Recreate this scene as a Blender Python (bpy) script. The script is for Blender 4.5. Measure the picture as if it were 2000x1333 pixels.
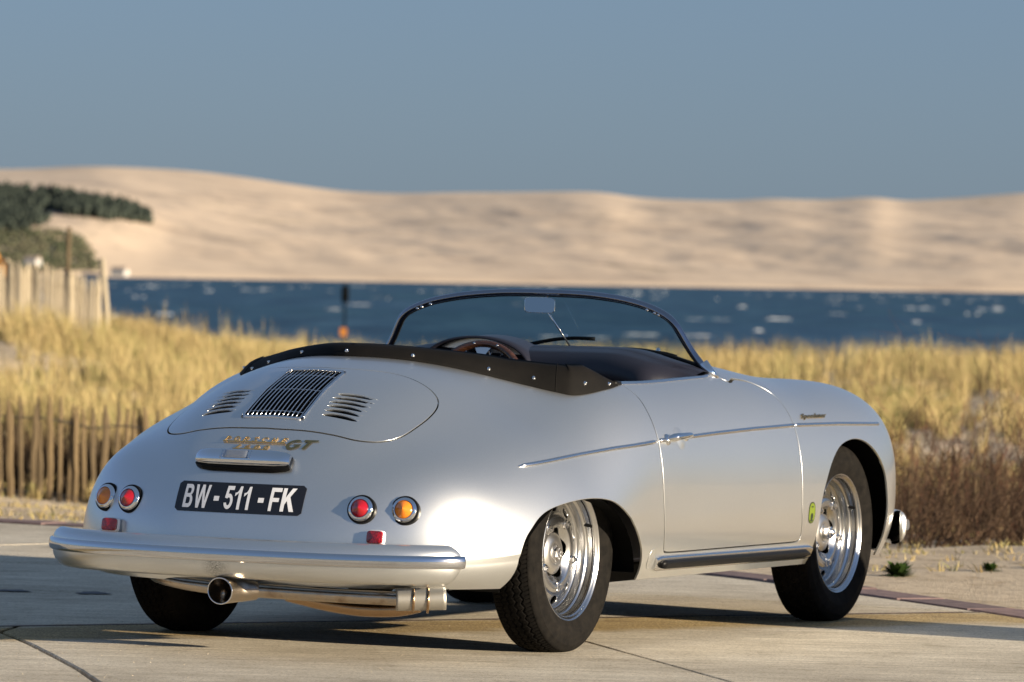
import bpy, math, random
import numpy as np
from mathutils import Vector, Matrix
from mathutils.bvhtree import BVHTree

random.seed(7); RNG = np.random.default_rng(11)
for o in list(bpy.data.objects): bpy.data.objects.remove(o, do_unlink=True)
SC = bpy.context.scene; COL = SC.collection
R_ = math.radians

# ------------------------------------------------------------------ camera
CAM = np.array([-14.627, -7.6404, 1.1239]); YAW, PITCH, ROLL = .4552003, -.0107752, .0251207
_F = np.array([math.cos(YAW)*math.cos(PITCH), math.sin(YAW)*math.cos(PITCH), math.sin(PITCH)])
_R = np.array([math.sin(YAW), -math.cos(YAW), 0.]); _U = np.cross(_R, _F)
_R2 = _R*math.cos(ROLL)+_U*math.sin(ROLL); _U2 = -_R*math.sin(ROLL)+_U*math.cos(ROLL)
cd = bpy.data.cameras.new('camera'); cam = bpy.data.objects.new('camera', cd); COL.objects.link(cam)
cam.matrix_world = Matrix(((_R2[0], _U2[0], -_F[0], CAM[0]), (_R2[1], _U2[1], -_F[1], CAM[1]), (_R2[2], _U2[2], -_F[2], CAM[2]), (0, 0, 0, 1)))
cd.sensor_width = 36; cd.lens = 10.3179*36/2; cd.clip_start = .1; cd.clip_end = 30000
cd.dof.use_dof = True; cd.dof.focus_distance = 15.9; cd.dof.aperture_fstop = 7.5
SC.camera = cam

# ------------------------------------------------------------------ light
SUN_AZ, SUN_EL = 85., 10.5          # azimuth from the tail (-X) towards the car's right (-Y)
sd = np.array([-math.cos(R_(SUN_AZ))*math.cos(R_(SUN_EL)), -math.sin(R_(SUN_AZ))*math.cos(R_(SUN_EL)), math.sin(R_(SUN_EL))])
w = bpy.data.worlds.new('World'); SC.world = w; w.use_nodes = True
nt = w.node_tree; nt.nodes.clear()
sky = nt.nodes.new('ShaderNodeTexSky'); sky.sky_type = 'NISHITA'; sky.sun_disc = False
sky.sun_elevation = R_(SUN_EL); sky.sun_rotation = math.atan2(sd[0], sd[1])
sky.air_density = 1.0; sky.dust_density = .6; sky.ozone_density = 4.0; sky.altitude = 0
bg = nt.nodes.new('ShaderNodeBackground'); bg.inputs[1].default_value = .054
wo = nt.nodes.new('ShaderNodeOutputWorld'); tint = nt.nodes.new('ShaderNodeMix'); tint.data_type = 'RGBA'; tint.blend_type = 'MULTIPLY'; tint.inputs[0].default_value = 1.; tint.inputs[7].default_value = (.55, .60, .90, 1)
nt.links.new(sky.outputs[0], tint.inputs[6]); veil = nt.nodes.new('ShaderNodeMix'); veil.data_type = 'RGBA'; veil.inputs[0].default_value = .55; veil.inputs[7].default_value = (1.62, 2.22, 2.80, 1)   # thin high haze of the sky's own colour
nt.links.new(tint.outputs[2], veil.inputs[6]); nt.links.new(veil.outputs[2], bg.inputs[0]); nt.links.new(bg.outputs[0], wo.inputs[0])
sl = bpy.data.lights.new('sun', 'SUN'); sun = bpy.data.objects.new('sun', sl); COL.objects.link(sun)
sl.energy = 4.3; sl.angle = R_(.5); sl.color = (1., .85, .64)
sun.rotation_euler = Vector(sd).to_track_quat('Z', 'Y').to_euler()
sun.location = (0, -20, 12)
SC.view_settings.view_transform = 'Standard'; SC.view_settings.look = 'None'
SC.view_settings.exposure = 1.42; SC.view_settings.gamma = 1.; SC.view_settings.use_curve_mapping = False
SC.render.engine = 'CYCLES'

# ------------------------------------------------------------------ materials
def mat(name, col=(.5, .5, .5), rough=.5, metal=0., coat=0., coat_rough=.05, trans=0., ior=1.45, spec=.5):
    m = bpy.data.materials.new(name); m.use_nodes = True
    b = m.node_tree.nodes['Principled BSDF']
    b.inputs['Base Color'].default_value = (*col, 1); b.inputs['Roughness'].default_value = rough
    b.inputs['Metallic'].default_value = metal; b.inputs['Coat Weight'].default_value = coat
    b.inputs['Coat Roughness'].default_value = coat_rough; b.inputs['Transmission Weight'].default_value = trans
    b.inputs['IOR'].default_value = ior; b.inputs['Specular IOR Level'].default_value = spec
    return m
def nd(m, t, **k):
    n = m.node_tree.nodes.new(t)
    for a, v in k.items():
        if a.startswith('i_'): n.inputs[a[2:]].default_value = v
        else: setattr(n, a, v)
    return n
def lk(m, a, b): m.node_tree.links.new(a, b)
def noise(m, scale, detail=6, rough=.6, vec=None, sc3=None, coord='Object'):
    tc = nd(m, 'ShaderNodeTexCoord'); src = tc.outputs[coord] if vec is None else vec
    if sc3:
        mp = nd(m, 'ShaderNodeMapping'); mp.inputs['Scale'].default_value = sc3; lk(m, src, mp.inputs[0]); src = mp.outputs[0]
    n = nd(m, 'ShaderNodeTexNoise'); n.inputs['Scale'].default_value = scale; n.inputs['Detail'].default_value = detail
    n.inputs['Roughness'].default_value = rough; lk(m, src, n.inputs['Vector']); return n
def ramp(m, fac, stops):
    r = nd(m, 'ShaderNodeValToRGB'); e = r.color_ramp.elements
    while len(e) < len(stops): e.new(.5)
    for i, (p, c) in enumerate(stops):
        e[i].position = p; e[i].color = (*c, 1) if len(c) == 3 else c
    lk(m, fac, r.inputs[0]); return r
def mix(m, fac, a, b, mode='MIX'):
    n = nd(m, 'ShaderNodeMix'); n.data_type = 'RGBA'; n.blend_type = mode
    if isinstance(fac, float): n.inputs[0].default_value = fac
    else: lk(m, fac, n.inputs[0])
    for v, k in ((a, 6), (b, 7)):
        if isinstance(v, tuple): n.inputs[k].default_value = (*v, 1)
        else: lk(m, v, n.inputs[k])
    return n.outputs[2]
def bump(m, h, strength=.3, dist=.01):
    n = nd(m, 'ShaderNodeBump'); n.inputs['Strength'].default_value = strength; n.inputs['Distance'].default_value = dist
    lk(m, h, n.inputs['Height']); lk(m, n.outputs[0], m.node_tree.nodes['Principled BSDF'].inputs['Normal']); return n
def P_(m): return m.node_tree.nodes['Principled BSDF']

M = {}
def paint():
    m = mat('silver_paint', (.66, .67, .66), .36, .915, .5, .05)
    n = noise(m, 900, 2, .5); c = ramp(m, n.outputs[0], [(.3, (.62, .63, .625)), (.7, (.74, .75, .74))])
    lk(m, c.outputs[0], P_(m).inputs['Base Color'])
    n2 = noise(m, 3, 4, .6); r = ramp(m, n2.outputs[0], [(.3, (.295,)*3), (.7, (.315,)*3)]); lk(m, r.outputs[0], P_(m).inputs['Roughness'])
    return m
M['paint'] = paint()
M['chrome'] = mat('chrome', (.75, .76, .78), .06, 1.)
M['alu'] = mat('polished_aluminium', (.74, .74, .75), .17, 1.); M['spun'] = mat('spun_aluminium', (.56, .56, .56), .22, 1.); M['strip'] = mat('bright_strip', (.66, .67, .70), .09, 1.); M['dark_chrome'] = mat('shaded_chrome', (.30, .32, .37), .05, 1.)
def satin():
    m = mat('satin_steel', (.62, .56, .47), .27, 1.)
    n = noise(m, 20, 4, .6, sc3=(1, 1, 1)); c = ramp(m, n.outputs[0], [(.35, (.44, .39, .33)), (.55, (.50, .42, .33)), (.7, (.34, .26, .19))]); lk(m, c.outputs[0], P_(m).inputs['Base Color'])
    return m
M['steel'] = satin()
M['weld'] = mat('heat_tinted_steel', (.42, .28, .16), .25, 1.)
def rubber():
    m = mat('tyre_rubber', (.022, .021, .020), .8, spec=.08)
    n = noise(m, 30, 6, .7); c = ramp(m, n.outputs[0], [(.35, (.0055, .0052, .005)), (.80, (.016, .014, .012))]); lk(m, c.outputs[0], P_(m).inputs['Base Color'])
    n2 = noise(m, 260, 3, .6); bump(m, n2.outputs[0], .25, .001)
    return m
M['rubber'] = rubber()
M['black_rubber'] = mat('black_rubber', (.006, .006, .0065), .4, spec=.12)
M['black'] = mat('matt_black', (.004, .004, .004), .9, spec=.05)
M['under'] = mat('underseal', (.009, .0085, .008), .8, spec=.15)
def canvas():
    m = mat('black_canvas', (.004, .0036, .0034), .75, spec=.15)
    n = noise(m, 700, 2, .6); bump(m, n.outputs[0], .35, .0006)
    n2 = noise(m, 9, 5, .6); c = ramp(m, n2.outputs[0], [(.3, (.003, .0027, .0025)), (.75, (.0065, .0055, .0048))]); lk(m, c.outputs[0], P_(m).inputs['Base Color'])
    return m
M['canvas'] = canvas()
def vinyl():
    m = mat('dark_vinyl', (.014, .014, .022), .34)
    n = noise(m, 320, 3, .6); bump(m, n.outputs[0], .2, .0008); return m
M['vinyl'] = vinyl()
def wood():
    m = mat('walnut', (.12, .05, .025), .25, coat=.6)
    n = noise(m, 60, 5, .6, sc3=(1, 1, 6)); c = ramp(m, n.outputs[0], [(.35, (.018, .008, .005)), (.65, (.07, .028, .014))]); lk(m, c.outputs[0], P_(m).inputs['Base Color']); return m
M['wood'] = wood()
def glass():
    m = bpy.data.materials.new('windscreen_glass'); m.use_nodes = True; t = m.node_tree; t.nodes.clear()
    o = t.nodes.new('ShaderNodeOutputMaterial'); mx = t.nodes.new('ShaderNodeMixShader'); tr = t.nodes.new('ShaderNodeBsdfTransparent'); gl = t.nodes.new('ShaderNodeBsdfGlossy')
    tr.inputs[0].default_value = (.80, .86, .86, 1); gl.inputs['Roughness'].default_value = .02; gl.inputs['Color'].default_value = (.9, .95, 1, 1)
    lw = t.nodes.new('ShaderNodeLayerWeight'); lw.inputs['Blend'].default_value = .5; pw = t.nodes.new('ShaderNodeMath'); pw.operation = 'POWER'; pw.inputs[1].default_value = 4.5; ma = t.nodes.new('ShaderNodeMath'); ma.operation = 'MULTIPLY_ADD'; ma.inputs[1].default_value = .9; ma.inputs[2].default_value = .05
    t.links.new(lw.outputs['Facing'], pw.inputs[0]); t.links.new(pw.outputs[0], ma.inputs[0]); t.links.new(ma.outputs[0], mx.inputs[0]); t.links.new(tr.outputs[0], mx.inputs[1]); t.links.new(gl.outputs[0], mx.inputs[2]); t.links.new(mx.outputs[0], o.inputs[0]); return m
M['glass'] = glass()
M['mirror'] = mat('mirror_glass', (.36, .40, .45), .03, 1.)
def lens(name, col):
    m = mat(name, col, .08, 0, 1., .03, spec=.8); m.node_tree.nodes['Principled BSDF'].inputs['Subsurface Weight'].default_value = .04
    P_(m).inputs['Subsurface Scale'].default_value = .01; P_(m).inputs['Subsurface Radius'].default_value = (1, .4, .1); return m
M['red'] = lens('red_lens', (.30, .003, .008)); M['amber'] = lens('amber_lens', (.70, .20, .008)); M['clear'] = mat('clear_lens', (.34, .36, .40), .14, .6, 1.)
M['reflector'] = lens('red_reflector', (.2, .002, .008))
def refl(m):
    v = nd(m, 'ShaderNodeTexVoronoi'); v.inputs['Scale'].default_value = 260; tc = nd(m, 'ShaderNodeTexCoord'); lk(m, tc.outputs['Object'], v.inputs['Vector'])
    c = ramp(m, v.outputs['Distance'], [(.0, (.65, .01, .015)), (.5, (.22, .0, .003))]); lk(m, c.outputs[0], P_(m).inputs['Base Color']); bump(m, v.outputs['Distance'], .8, .002)
refl(M['reflector'])
M['plate'] = mat('plate_black', (.008, .008, .011), .25, coat=.5); M['white'] = mat('plate_white', (.78, .79, .82), .4)
M['gold'] = mat('gold_plate', (.86, .55, .22), .3, 1.)
M['gold_dark'] = mat('worn_gold', (.42, .31, .14), .3, 1.)
M['sticker_green'] = mat('sticker_green', (.11, .15, .012), .35); M['sticker_black'] = mat('sticker_black', (.012, .02, .01), .35)

# ------------------------------------------------------------------ mesh helpers
def mesh_obj(name, V, F, m, parent=None, smooth=True, normals=None, sharp=None):
    me = bpy.data.meshes.new(name); V = np.asarray(V, float); me.from_pydata(V.tolist(), [], [tuple(f) for f in F])
    if m is not None: me.materials.append(m)
    if smooth: me.polygons.foreach_set('use_smooth', [True]*len(me.polygons))
    if normals is not None: me.normals_split_custom_set_from_vertices(np.asarray(normals).tolist())
    me.update(); o = bpy.data.objects.new(name, me); COL.objects.link(o)
    if parent is not None: o.parent = parent
    if sharp: me.set_sharp_from_angle(angle=R_(sharp))
    return o
def empty(name, loc=(0, 0, 0), parent=None):
    o = bpy.data.objects.new(name, None); COL.objects.link(o); o.location = loc; o.empty_display_size = .2
    if parent is not None: o.parent = parent
    return o
def tag(o, label=None, cat=None, group=None, kind=None):
    for k, v in (('label', label), ('category', cat), ('group', group), ('kind', kind)):
        if v: o[k] = v
    return o
class MB:
    def __init__(s): s.V = []; s.F = []
    def add(s, V, F):
        n = len(s.V); s.V += [tuple(v) for v in V]; s.F += [tuple(i+n for i in f) for f in F]; return s
    def obj(s, name, m, parent=None, **k): return mesh_obj(name, s.V, s.F, m, parent, **k)
def lathe(prof, n=48, axis='y', close=False):
    """prof: (r, a) pairs, a along axis."""
    V = []; F = []; k = len(prof)
    for i in range(n):
        t = 2*math.pi*i/n
        for r, a in prof:
            if axis == 'y': V.append((r*math.sin(t), a, r*math.cos(t)))
            elif axis == 'x': V.append((a, r*math.sin(t), r*math.cos(t)))
            else: V.append((r*math.cos(t), r*math.sin(t), a))
    for i in range(n):
        j = (i+1) % n
        for q in range(k-1): F.append((i*k+q, i*k+q+1, j*k+q+1, j*k+q))
    return V, F
def frames(path, up=(0, 0, 1), closed=False):
    p = np.asarray(path, float); n = len(p)
    if closed: t = np.roll(p, -1, 0)-np.roll(p, 1, 0)
    else: t = np.gradient(p, axis=0)
    t /= np.linalg.norm(t, axis=1)[:, None]+1e-12
    u = np.tile(np.asarray(up, float), (n, 1)) if np.ndim(up) == 1 else np.asarray(up, float)
    s = np.cross(t, u); s /= np.linalg.norm(s, axis=1)[:, None]+1e-12
    u = np.cross(s, t); return p, t, s, u
def sweep(path, prof, up=(0, 0, 1), closed=False, caps=True, scale=None, closed_prof=True):
    """prof: (side, up) offsets."""
    p, t, s, u = frames(path, up, closed); n = len(p); k = len(prof); V = []; F = []
    for i in range(n):
        f = (1, 1) if scale is None else scale[i]
        for a, b in prof: V.append(p[i]+s[i]*a*f[0]+u[i]*b*f[1])
    for i in range(n if closed else n-1):
        j = (i+1) % n
        for q in range(k if closed_prof else k-1):
            r = (q+1) % k; F.append((i*k+q, i*k+r, j*k+r, j*k+q))
    if caps and not closed and closed_prof: F += [tuple(range(k))[::-1], tuple(range((n-1)*k, n*k))]
    return V, F
def circ(r, n=10, ry=None): return [(r*math.cos(2*math.pi*i/n), (ry or r)*math.sin(2*math.pi*i/n)) for i in range(n)]
def tube(path, r, n=10, **k):
    p = np.asarray(path, float); d = p[-1]-p[0]; up = (0, 0, 1) if abs(d[2]) < .9*np.linalg.norm(d) else (1, 0, 0)
    return sweep(path, circ(r, n), up=up, **k)
def box(c, s, rot=None):
    V = []
    for dx in (-.5, .5):
        for dy in (-.5, .5):
            for dz in (-.5, .5):
                v = Vector((dx*s[0], dy*s[1], dz*s[2]))
                if rot is not None: v = rot @ v
                V.append((c[0]+v.x, c[1]+v.y, c[2]+v.z))
    return V, [(0, 1, 3, 2), (4, 6, 7, 5), (0, 4, 5, 1), (2, 3, 7, 6), (0, 2, 6, 4), (1, 5, 7, 3)]
def spline(P, n=8, closed=False):
    P = np.asarray(P, float); m = len(P); out = []
    rng = range(m if closed else m-1)
    for i in rng:
        if closed: a, b, c, d = P[(i-1) % m], P[i], P[(i+1) % m], P[(i+2) % m]
        else: a, b, c, d = P[max(i-1, 0)], P[i], P[i+1], P[min(i+2, m-1)]
        for k in range(n):
            t = k/n; out.append(.5*((2*b)+(-a+c)*t+(2*a-5*b+4*c-d)*t*t+(-a+3*b-3*c+d)*t**3))
    if not closed: out.append(P[-1])
    return np.array(out)
def fix_normals(o):
    import bmesh
    bm = bmesh.new(); bm.from_mesh(o.data); bmesh.ops.remove_doubles(bm, verts=bm.verts, dist=1e-6); bmesh.ops.recalc_face_normals(bm, faces=bm.faces); bm.to_mesh(o.data); bm.free(); return o
def obj_matrix(loc, n, up=(0, 0, 1)):
    """local Z -> n, local Y -> up-ish."""
    n = Vector(n).normalized(); u = Vector(up); x = u.cross(n).normalized(); y = n.cross(x)
    return Matrix(((x.x, y.x, n.x, loc[0]), (x.y, y.y, n.y, loc[1]), (x.z, y.z, n.z, loc[2]), (0, 0, 0, 1)))

# ------------------------------------------------------------------ body surface (measured profile, plan and section functions)
def sm(a, b, x):
    t = np.clip((x-a)/(b-a), 0, 1); return t*t*t*(t*(6*t-15)+10)
BP = {'ar': 0.9808, 'pw': 2.654, 'pz': 2.0839, 'W': 0.823, 'zmr': 0.2923, 'Zr': 0.9101, 'q0': 2.3361, 'qa': 1.878, 'q1': 3.2169, 'bf': 0.0139, 'd0': 0.3087, 'da': -0.0327, 'd1': 0.025, 'df': -0.9902, 'Zm': 0.8985, 'xf': 1.538, 'af': 1.4667, 'pwf': 3.2284, 'pzf': 3.9065, 'Zf': 0.8475, 'qf': 3.6862, 'xr': 0.1, 'zmm': 0.42}
def spw(b, e): return np.power(np.clip(b, 0, None), e)
def bparams(x):
    p = BP
    zm = p['zmr']+(p['zmm']-p['zmr'])*sm(-.85, .5, x)
    ur = np.clip((p['xr']-x)/p['ar'], 0, 1); uf = np.clip((x-p['xf'])/p['af'], 0, 1)
    W = p['W']*spw(1-ur**p['pw'], 1/p['pw'])*spw(1-uf**p['pwf'], 1/p['pwf'])
    Zmid = p['Zr']+(p['Zm']-p['Zr'])*sm(p['xr'], 1.15, x)+(p['Zf']-p['Zm'])*sm(1.15, 2.0, x)
    H = (Zmid-zm)*spw(1-ur**p['pz'], 1/p['pz'])*spw(1-uf**p['pzf'], 1/p['pzf'])
    q = p['q0']+(p['qa']-p['q0'])*sm(-.85, -.35, x)+(p['q1']-p['qa'])*sm(-.15, .5, x)+(p['qf']-p['q1'])*sm(.2, 1.3, x)
    dd = p['d0']+(p['da']-p['d0'])*sm(-.85, -.35, x)+(p['d1']-p['da'])*sm(-.15, .5, x)+(p['df']-p['d1'])*sm(.2, 1.3, x)
    return zm, W, H, q, dd
def bdrop(x): return -.016*sm(.9, 1.15, x)*(1-sm(1.2, 1.6, x))+.075*sm(1.35, 2.3, x)*(1-sm(2.3, 2.85, x))
def body_grid():
    s = np.linspace(0, 1, 120)**1.35*np.pi/2; xr = BP['xr']-BP['ar']*np.cos(s)
    xm = np.linspace(BP['xr'], BP['xf'], 130)[1:-1]
    s = (np.linspace(1, 0, 90)**1.35)*np.pi/2; xf = BP['xf']+BP['af']*np.cos(s)
    X = np.concatenate([xr, xm, xf]); m, l = 96, 14; t0 = np.linspace(0, 1, m); ph = np.pi/2*(sm(0, 1, t0)*.5+t0*.5); rows = []
    for x in X:
        zm, W, H, q, dd = bparams(x)
        t = np.linspace(1, 0, l, endpoint=False); k = .055*t*t+.01*t**4
        lo = np.stack([1.0+(x-1.0)*(1-.012*t*t), W*(1-k), zm+(.213-zm)*t], 1)
        y = W*spw(np.cos(ph), 2/(q-dd)); z = zm+H*spw(np.sin(ph), 2/(q+dd)); g = 1-sm(.30, .60, y/.95)
        s_ = y/(W+1e-9); b = (np.exp(-((s_-.88)/.13)**2)-np.exp(-((s_-.62)/.16)**2))*BP['bf']*sm(-.95, -.5, x)*(1-sm(-.1, .6, x))*sm(0, .3, W)
        yy = y+b*.6; yy[-1] = 0
        rows.append(np.concatenate([lo, np.stack([np.full(m, x), yy, z-bdrop(x)*g+b], 1)]))
    return np.array(rows)
G = body_grid(); G = np.concatenate([G, (G[:, ::-1]*[1, -1, 1])[:, 1:]], axis=1)
nr, nc, _ = G.shape
idx = np.arange(nr*nc).reshape(nr, nc)
a, b, c, d = idx[:-1, :-1].ravel(), idx[1:, :-1].ravel(), idx[1:, 1:].ravel(), idx[:-1, 1:].ravel()
BV = G.reshape(-1, 3); BT = np.concatenate([np.stack([a, c, b], 1), np.stack([a, d, c], 1)])
_, first, inv = np.unique(np.round(BV, 6), axis=0, return_index=True, return_inverse=True)
inv = inv.ravel(); BV = BV[first]; BT = inv[BT]
BT = BT[(BT[:, 0] != BT[:, 1]) & (BT[:, 1] != BT[:, 2]) & (BT[:, 0] != BT[:, 2])]
fn = np.cross(BV[BT[:, 1]]-BV[BT[:, 0]], BV[BT[:, 2]]-BV[BT[:, 0]]); BT = BT[np.linalg.norm(fn, axis=1) > 1e-12]
fn = np.cross(BV[BT[:, 1]]-BV[BT[:, 0]], BV[BT[:, 2]]-BV[BT[:, 0]])
cen = BV[BT].mean(1)-np.array([.9, 0, .45])
if (fn*cen).sum() < 0: BT = BT[:, ::-1]; fn = -fn
BN = np.zeros_like(BV)
for k in range(3): np.add.at(BN, BT[:, k], fn)
BN /= np.linalg.norm(BN, axis=1)[:, None]+1e-15
BVH = BVHTree.FromPolygons(BV.tolist(), BT.tolist())
def _hit(o, d):
    l, n, i, t = BVH.ray_cast(Vector(o), Vector(d))
    if l is None: return None
    T = BT[i]; P0, P1, P2 = BV[T]; v = np.array(l)
    e0, e1, e2 = P1-P0, P2-P0, v-P0; d00, d01, d11, d20, d21 = e0@e0, e0@e1, e1@e1, e2@e0, e2@e1; den = d00*d11-d01*d01
    bb = (d11*d20-d01*d21)/den; cc = (d00*d21-d01*d20)/den
    nn = BN[T[0]]*(1-bb-cc)+BN[T[1]]*bb+BN[T[2]]*cc
    return v, nn/np.linalg.norm(nn)
def on_side(x, z, s=-1): return _hit((x, s*3, z), (0, -s, 0))
def on_tail(y, z): return _hit((-3, y, z), (1, 0, 0))
def on_top(x, y): return _hit((x, y, 3), (0, 0, -1))
def on_nose(y, z): return _hit((5, y, z), (-1, 0, 0))

def sdf(P, poly):
    """signed distance, negative inside; P (n,2)."""
    poly = np.asarray(poly, float); A = poly; B = np.roll(poly, -1, 0); D = np.full(len(P), 1e9); ins = np.zeros(len(P), bool)
    for p, q in zip(A, B):
        e = q-p; w_ = P-p; t = np.clip((w_@e)/(e@e+1e-18), 0, 1); D = np.minimum(D, ((w_-t[:, None]*e)**2).sum(1))
        c1 = (p[1] > P[:, 1]) != (q[1] > P[:, 1])
        with np.errstate(divide='ignore', invalid='ignore'): xx = (q[0]-p[0])*(P[:, 1]-p[1])/(q[1]-p[1]+1e-18)+p[0]
        ins ^= c1 & (P[:, 0] < xx)
    D = np.sqrt(D); D[ins] *= -1; return D
def cut(ms, f):
    """keep f>0 of (V,N,T)."""
    V, N, T = ms; f = np.where(np.abs(f) < 1e-7, 1e-7, f); s = f > 0; cnt = s[T].sum(1); keep = T[cnt == 3]; nv = []; nn = []; new = []; cache = {}
    base = len(V)
    def ev(i, j):
        k = (min(i, j), max(i, j))
        if k not in cache:
            t = f[i]/(f[i]-f[j]); cache[k] = base+len(nv); nv.append(V[i]+(V[j]-V[i])*t); n = N[i]+(N[j]-N[i])*t; nn.append(n/np.linalg.norm(n))
        return cache[k]
    for tr in T[(cnt > 0) & (cnt < 3)]:
        tr = list(map(int, tr)); ss = s[tr]
        if ss.sum() == 1:
            k = int(np.argmax(ss)); a, b, c = tr[k], tr[(k+1) % 3], tr[(k+2) % 3]; new.append((a, ev(a, b), ev(a, c)))
        else:
            k = int(np.argmin(ss)); a, b, c = tr[k], tr[(k+1) % 3], tr[(k+2) % 3]; p, q = ev(a, b), ev(a, c); new += [(p, b, c), (p, c, q)]
    V2 = np.concatenate([V, np.array(nv).reshape(-1, 3)]); N2 = np.concatenate([N, np.array(nn).reshape(-1, 3)])
    T2 = np.concatenate([keep, np.array(new, int).reshape(-1, 3)])
    u, iv = np.unique(T2, return_inverse=True)
    return V2[u], N2[u], iv.reshape(-1, 3)
def flange(ms, depth=.012, r=.0012):
    V, N, T = ms; E = np.concatenate([T[:, [0, 1]], T[:, [1, 2]], T[:, [2, 0]]]); key = np.sort(E, 1)
    u, ix, ct = np.unique(key, axis=0, return_index=True, return_counts=True); B = E[ix[ct == 1]]
    g = np.zeros_like(V); e = V[B[:, 1]]-V[B[:, 0]]; nm = (N[B[:, 0]]+N[B[:, 1]])*.5; out = np.cross(e, nm)
    np.add.at(g, B[:, 0], out); np.add.at(g, B[:, 1], out)
    bv = np.unique(B); mp = {int(v): i for i, v in enumerate(bv)}; gb = g[bv]; gb /= np.linalg.norm(gb, axis=1)[:, None]+1e-12; nb = N[bv]; pb = V[bv]
    rings = [(pb, nb)]
    rings.append((pb+gb*r*.7-nb*r*.3, (nb+gb)*.7071)); rings.append((pb+gb*r-nb*r, gb)); rings.append((pb+gb*r-nb*depth, gb))
    k = len(bv); V2 = [V]+[q[0] for q in rings]; N2 = [N]+[q[1] for q in rings]; base = len(V); F = []
    for a, b in B:
        i, j = mp[int(a)], mp[int(b)]
        for q in range(3):
            p0, p1 = base+q*k, base+(q+1)*k; F += [(p0+j, p0+i, p1+i), (p0+j, p1+i, p1+j)]
    return np.concatenate(V2), np.concatenate(N2), np.concatenate([T, np.array(F, int).reshape(-1, 3)])
def shell(name, ms, m, parent, depth=.012, r=.0012):
    V, N, T = flange(ms, depth, r); return mesh_obj(name, V, T, m, parent, normals=N)

CAR = empty('classic_roadster')
tag(CAR, 'silver open-top classic roadster seen from its right rear corner, standing on pale concrete slabs', 'car')

# outlines (side view x,z)
rear_arch = spline([(.335, .10), (.331, .216), (.299, .291), (.257, .340), (.199, .391), (.132, .432), (.056, .464), (-.02, .477), (-.112, .479), (-.212, .470), (-.302, .453), (-.36, .43), (-.404, .397), (-.437, .364), (-.458, .320), (-.462, .282), (-.464, .247), (-.475, .10)], 4)
front_arch = spline([(1.685, .10), (1.680, .235), (1.677, .33), (1.685, .417), (1.723, .486), (1.777, .546), (1.842, .588), (1.916, .614), (2.028, .628), (2.132, .621), (2.231, .591), (2.312, .542), (2.365, .484), (2.405, .395), (2.43, .306), (2.44, .25), (2.44, .10)], 4)
door_poly = np.concatenate([spline([(.40, 1.0), (.425, .815), (.431, .781), (.417, .742), (.407, .695), (.403, .645), (.400, .585), (.406, .489), (.420, .392), (.440, .325)], 4), spline([(.452, .302), (.475, .294), (.60, .292)], 4), spline([(1.45, .292), (1.520, .294), (1.543, .305), (1.540, .33)], 4), spline([(1.522, .394), (1.517, .496), (1.518, .597), (1.527, .676), (1.533, .742), (1.520, .785), (1.44, .818), (1.32, .830), (1.215, .833), (1.19, 1.0)], 4)])
ck = [(-.105, 0), (-.10, .08), (-.07, .19), (-.01, .30), (.07, .41), (.15, .505), (.25, .592), (.395, .648), (.60, .650), (.8, .645), (1.1, .634), (1.165, .622), (1.20, .56), (1.235, .47), (1.275, .33), (1.30, .17), (1.31, 0)]
cockpit = spline(ck+[(x, -y) for x, y in ck[-2:0:-1]], 5, True)
lid_h = [(-.690, 0), (-.690, .056), (-.684, .15), (-.678, .228), (-.668, .295), (-.640, .352), (-.600, .388), (-.545, .408), (-.435, .418), (-.35, .408), (-.305, .372), (-.285, .30), (-.292, .22), (-.325, .12), (-.340, .05), (-.341, 0)]
lid_poly = spline(lid_h+[(x, -y) for x, y in lid_h[-2:0:-1]], 5, True)
def rrect(x0, x1, y0a, y0b, r=.02, n=5):
    """trapezoid-ish rounded rectangle, x0..x1, half width y0a at x0, y0b at x1"""
    P = []
    for cx, cy, s in ((x0+r, -(y0a-r), 180), (x1-r, -(y0b-r), 270), (x1-r, y0b-r, 0), (x0+r, y0a-r, 90)):
        for k in range(n+1):
            t = R_(s+90*k/n); P.append((cx+r*math.cos(t), cy+r*math.sin(t)))
    return np.array(P)
grille_poly = rrect(-.648, -.368, .103, .097, .018)

side = np.abs(BV[:, 1]) > .3
ms = (BV, BN, BT)
def fld(ms, poly, ax, mask=None):
    V = ms[0]; f = sdf(V[:, ax], poly)
    if mask is not None: f = np.where(mask(V), f, .5)
    return f
sidem = lambda V: np.abs(V[:, 1]) > .30
topm = lambda V: V[:, 2] > .60
ms = cut(ms, fld(ms, rear_arch, [0, 2], sidem)); ms = cut(ms, fld(ms, front_arch, [0, 2], sidem))
ms = cut(ms, fld(ms, cockpit, [0, 1], topm))
def isl(V): return (V[:, 1] > .3)
door_ms = cut(ms, -fld(ms, door_poly, [0, 2], sidem)-.0036)
lid_ms = cut(ms, -fld(ms, lid_poly, [0, 1], topm)-.003)
body_ms = cut(ms, fld(ms, door_poly, [0, 2], sidem)-.0036); body_ms = cut(body_ms, fld(body_ms, lid_poly, [0, 1], topm)-.0032)
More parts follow.
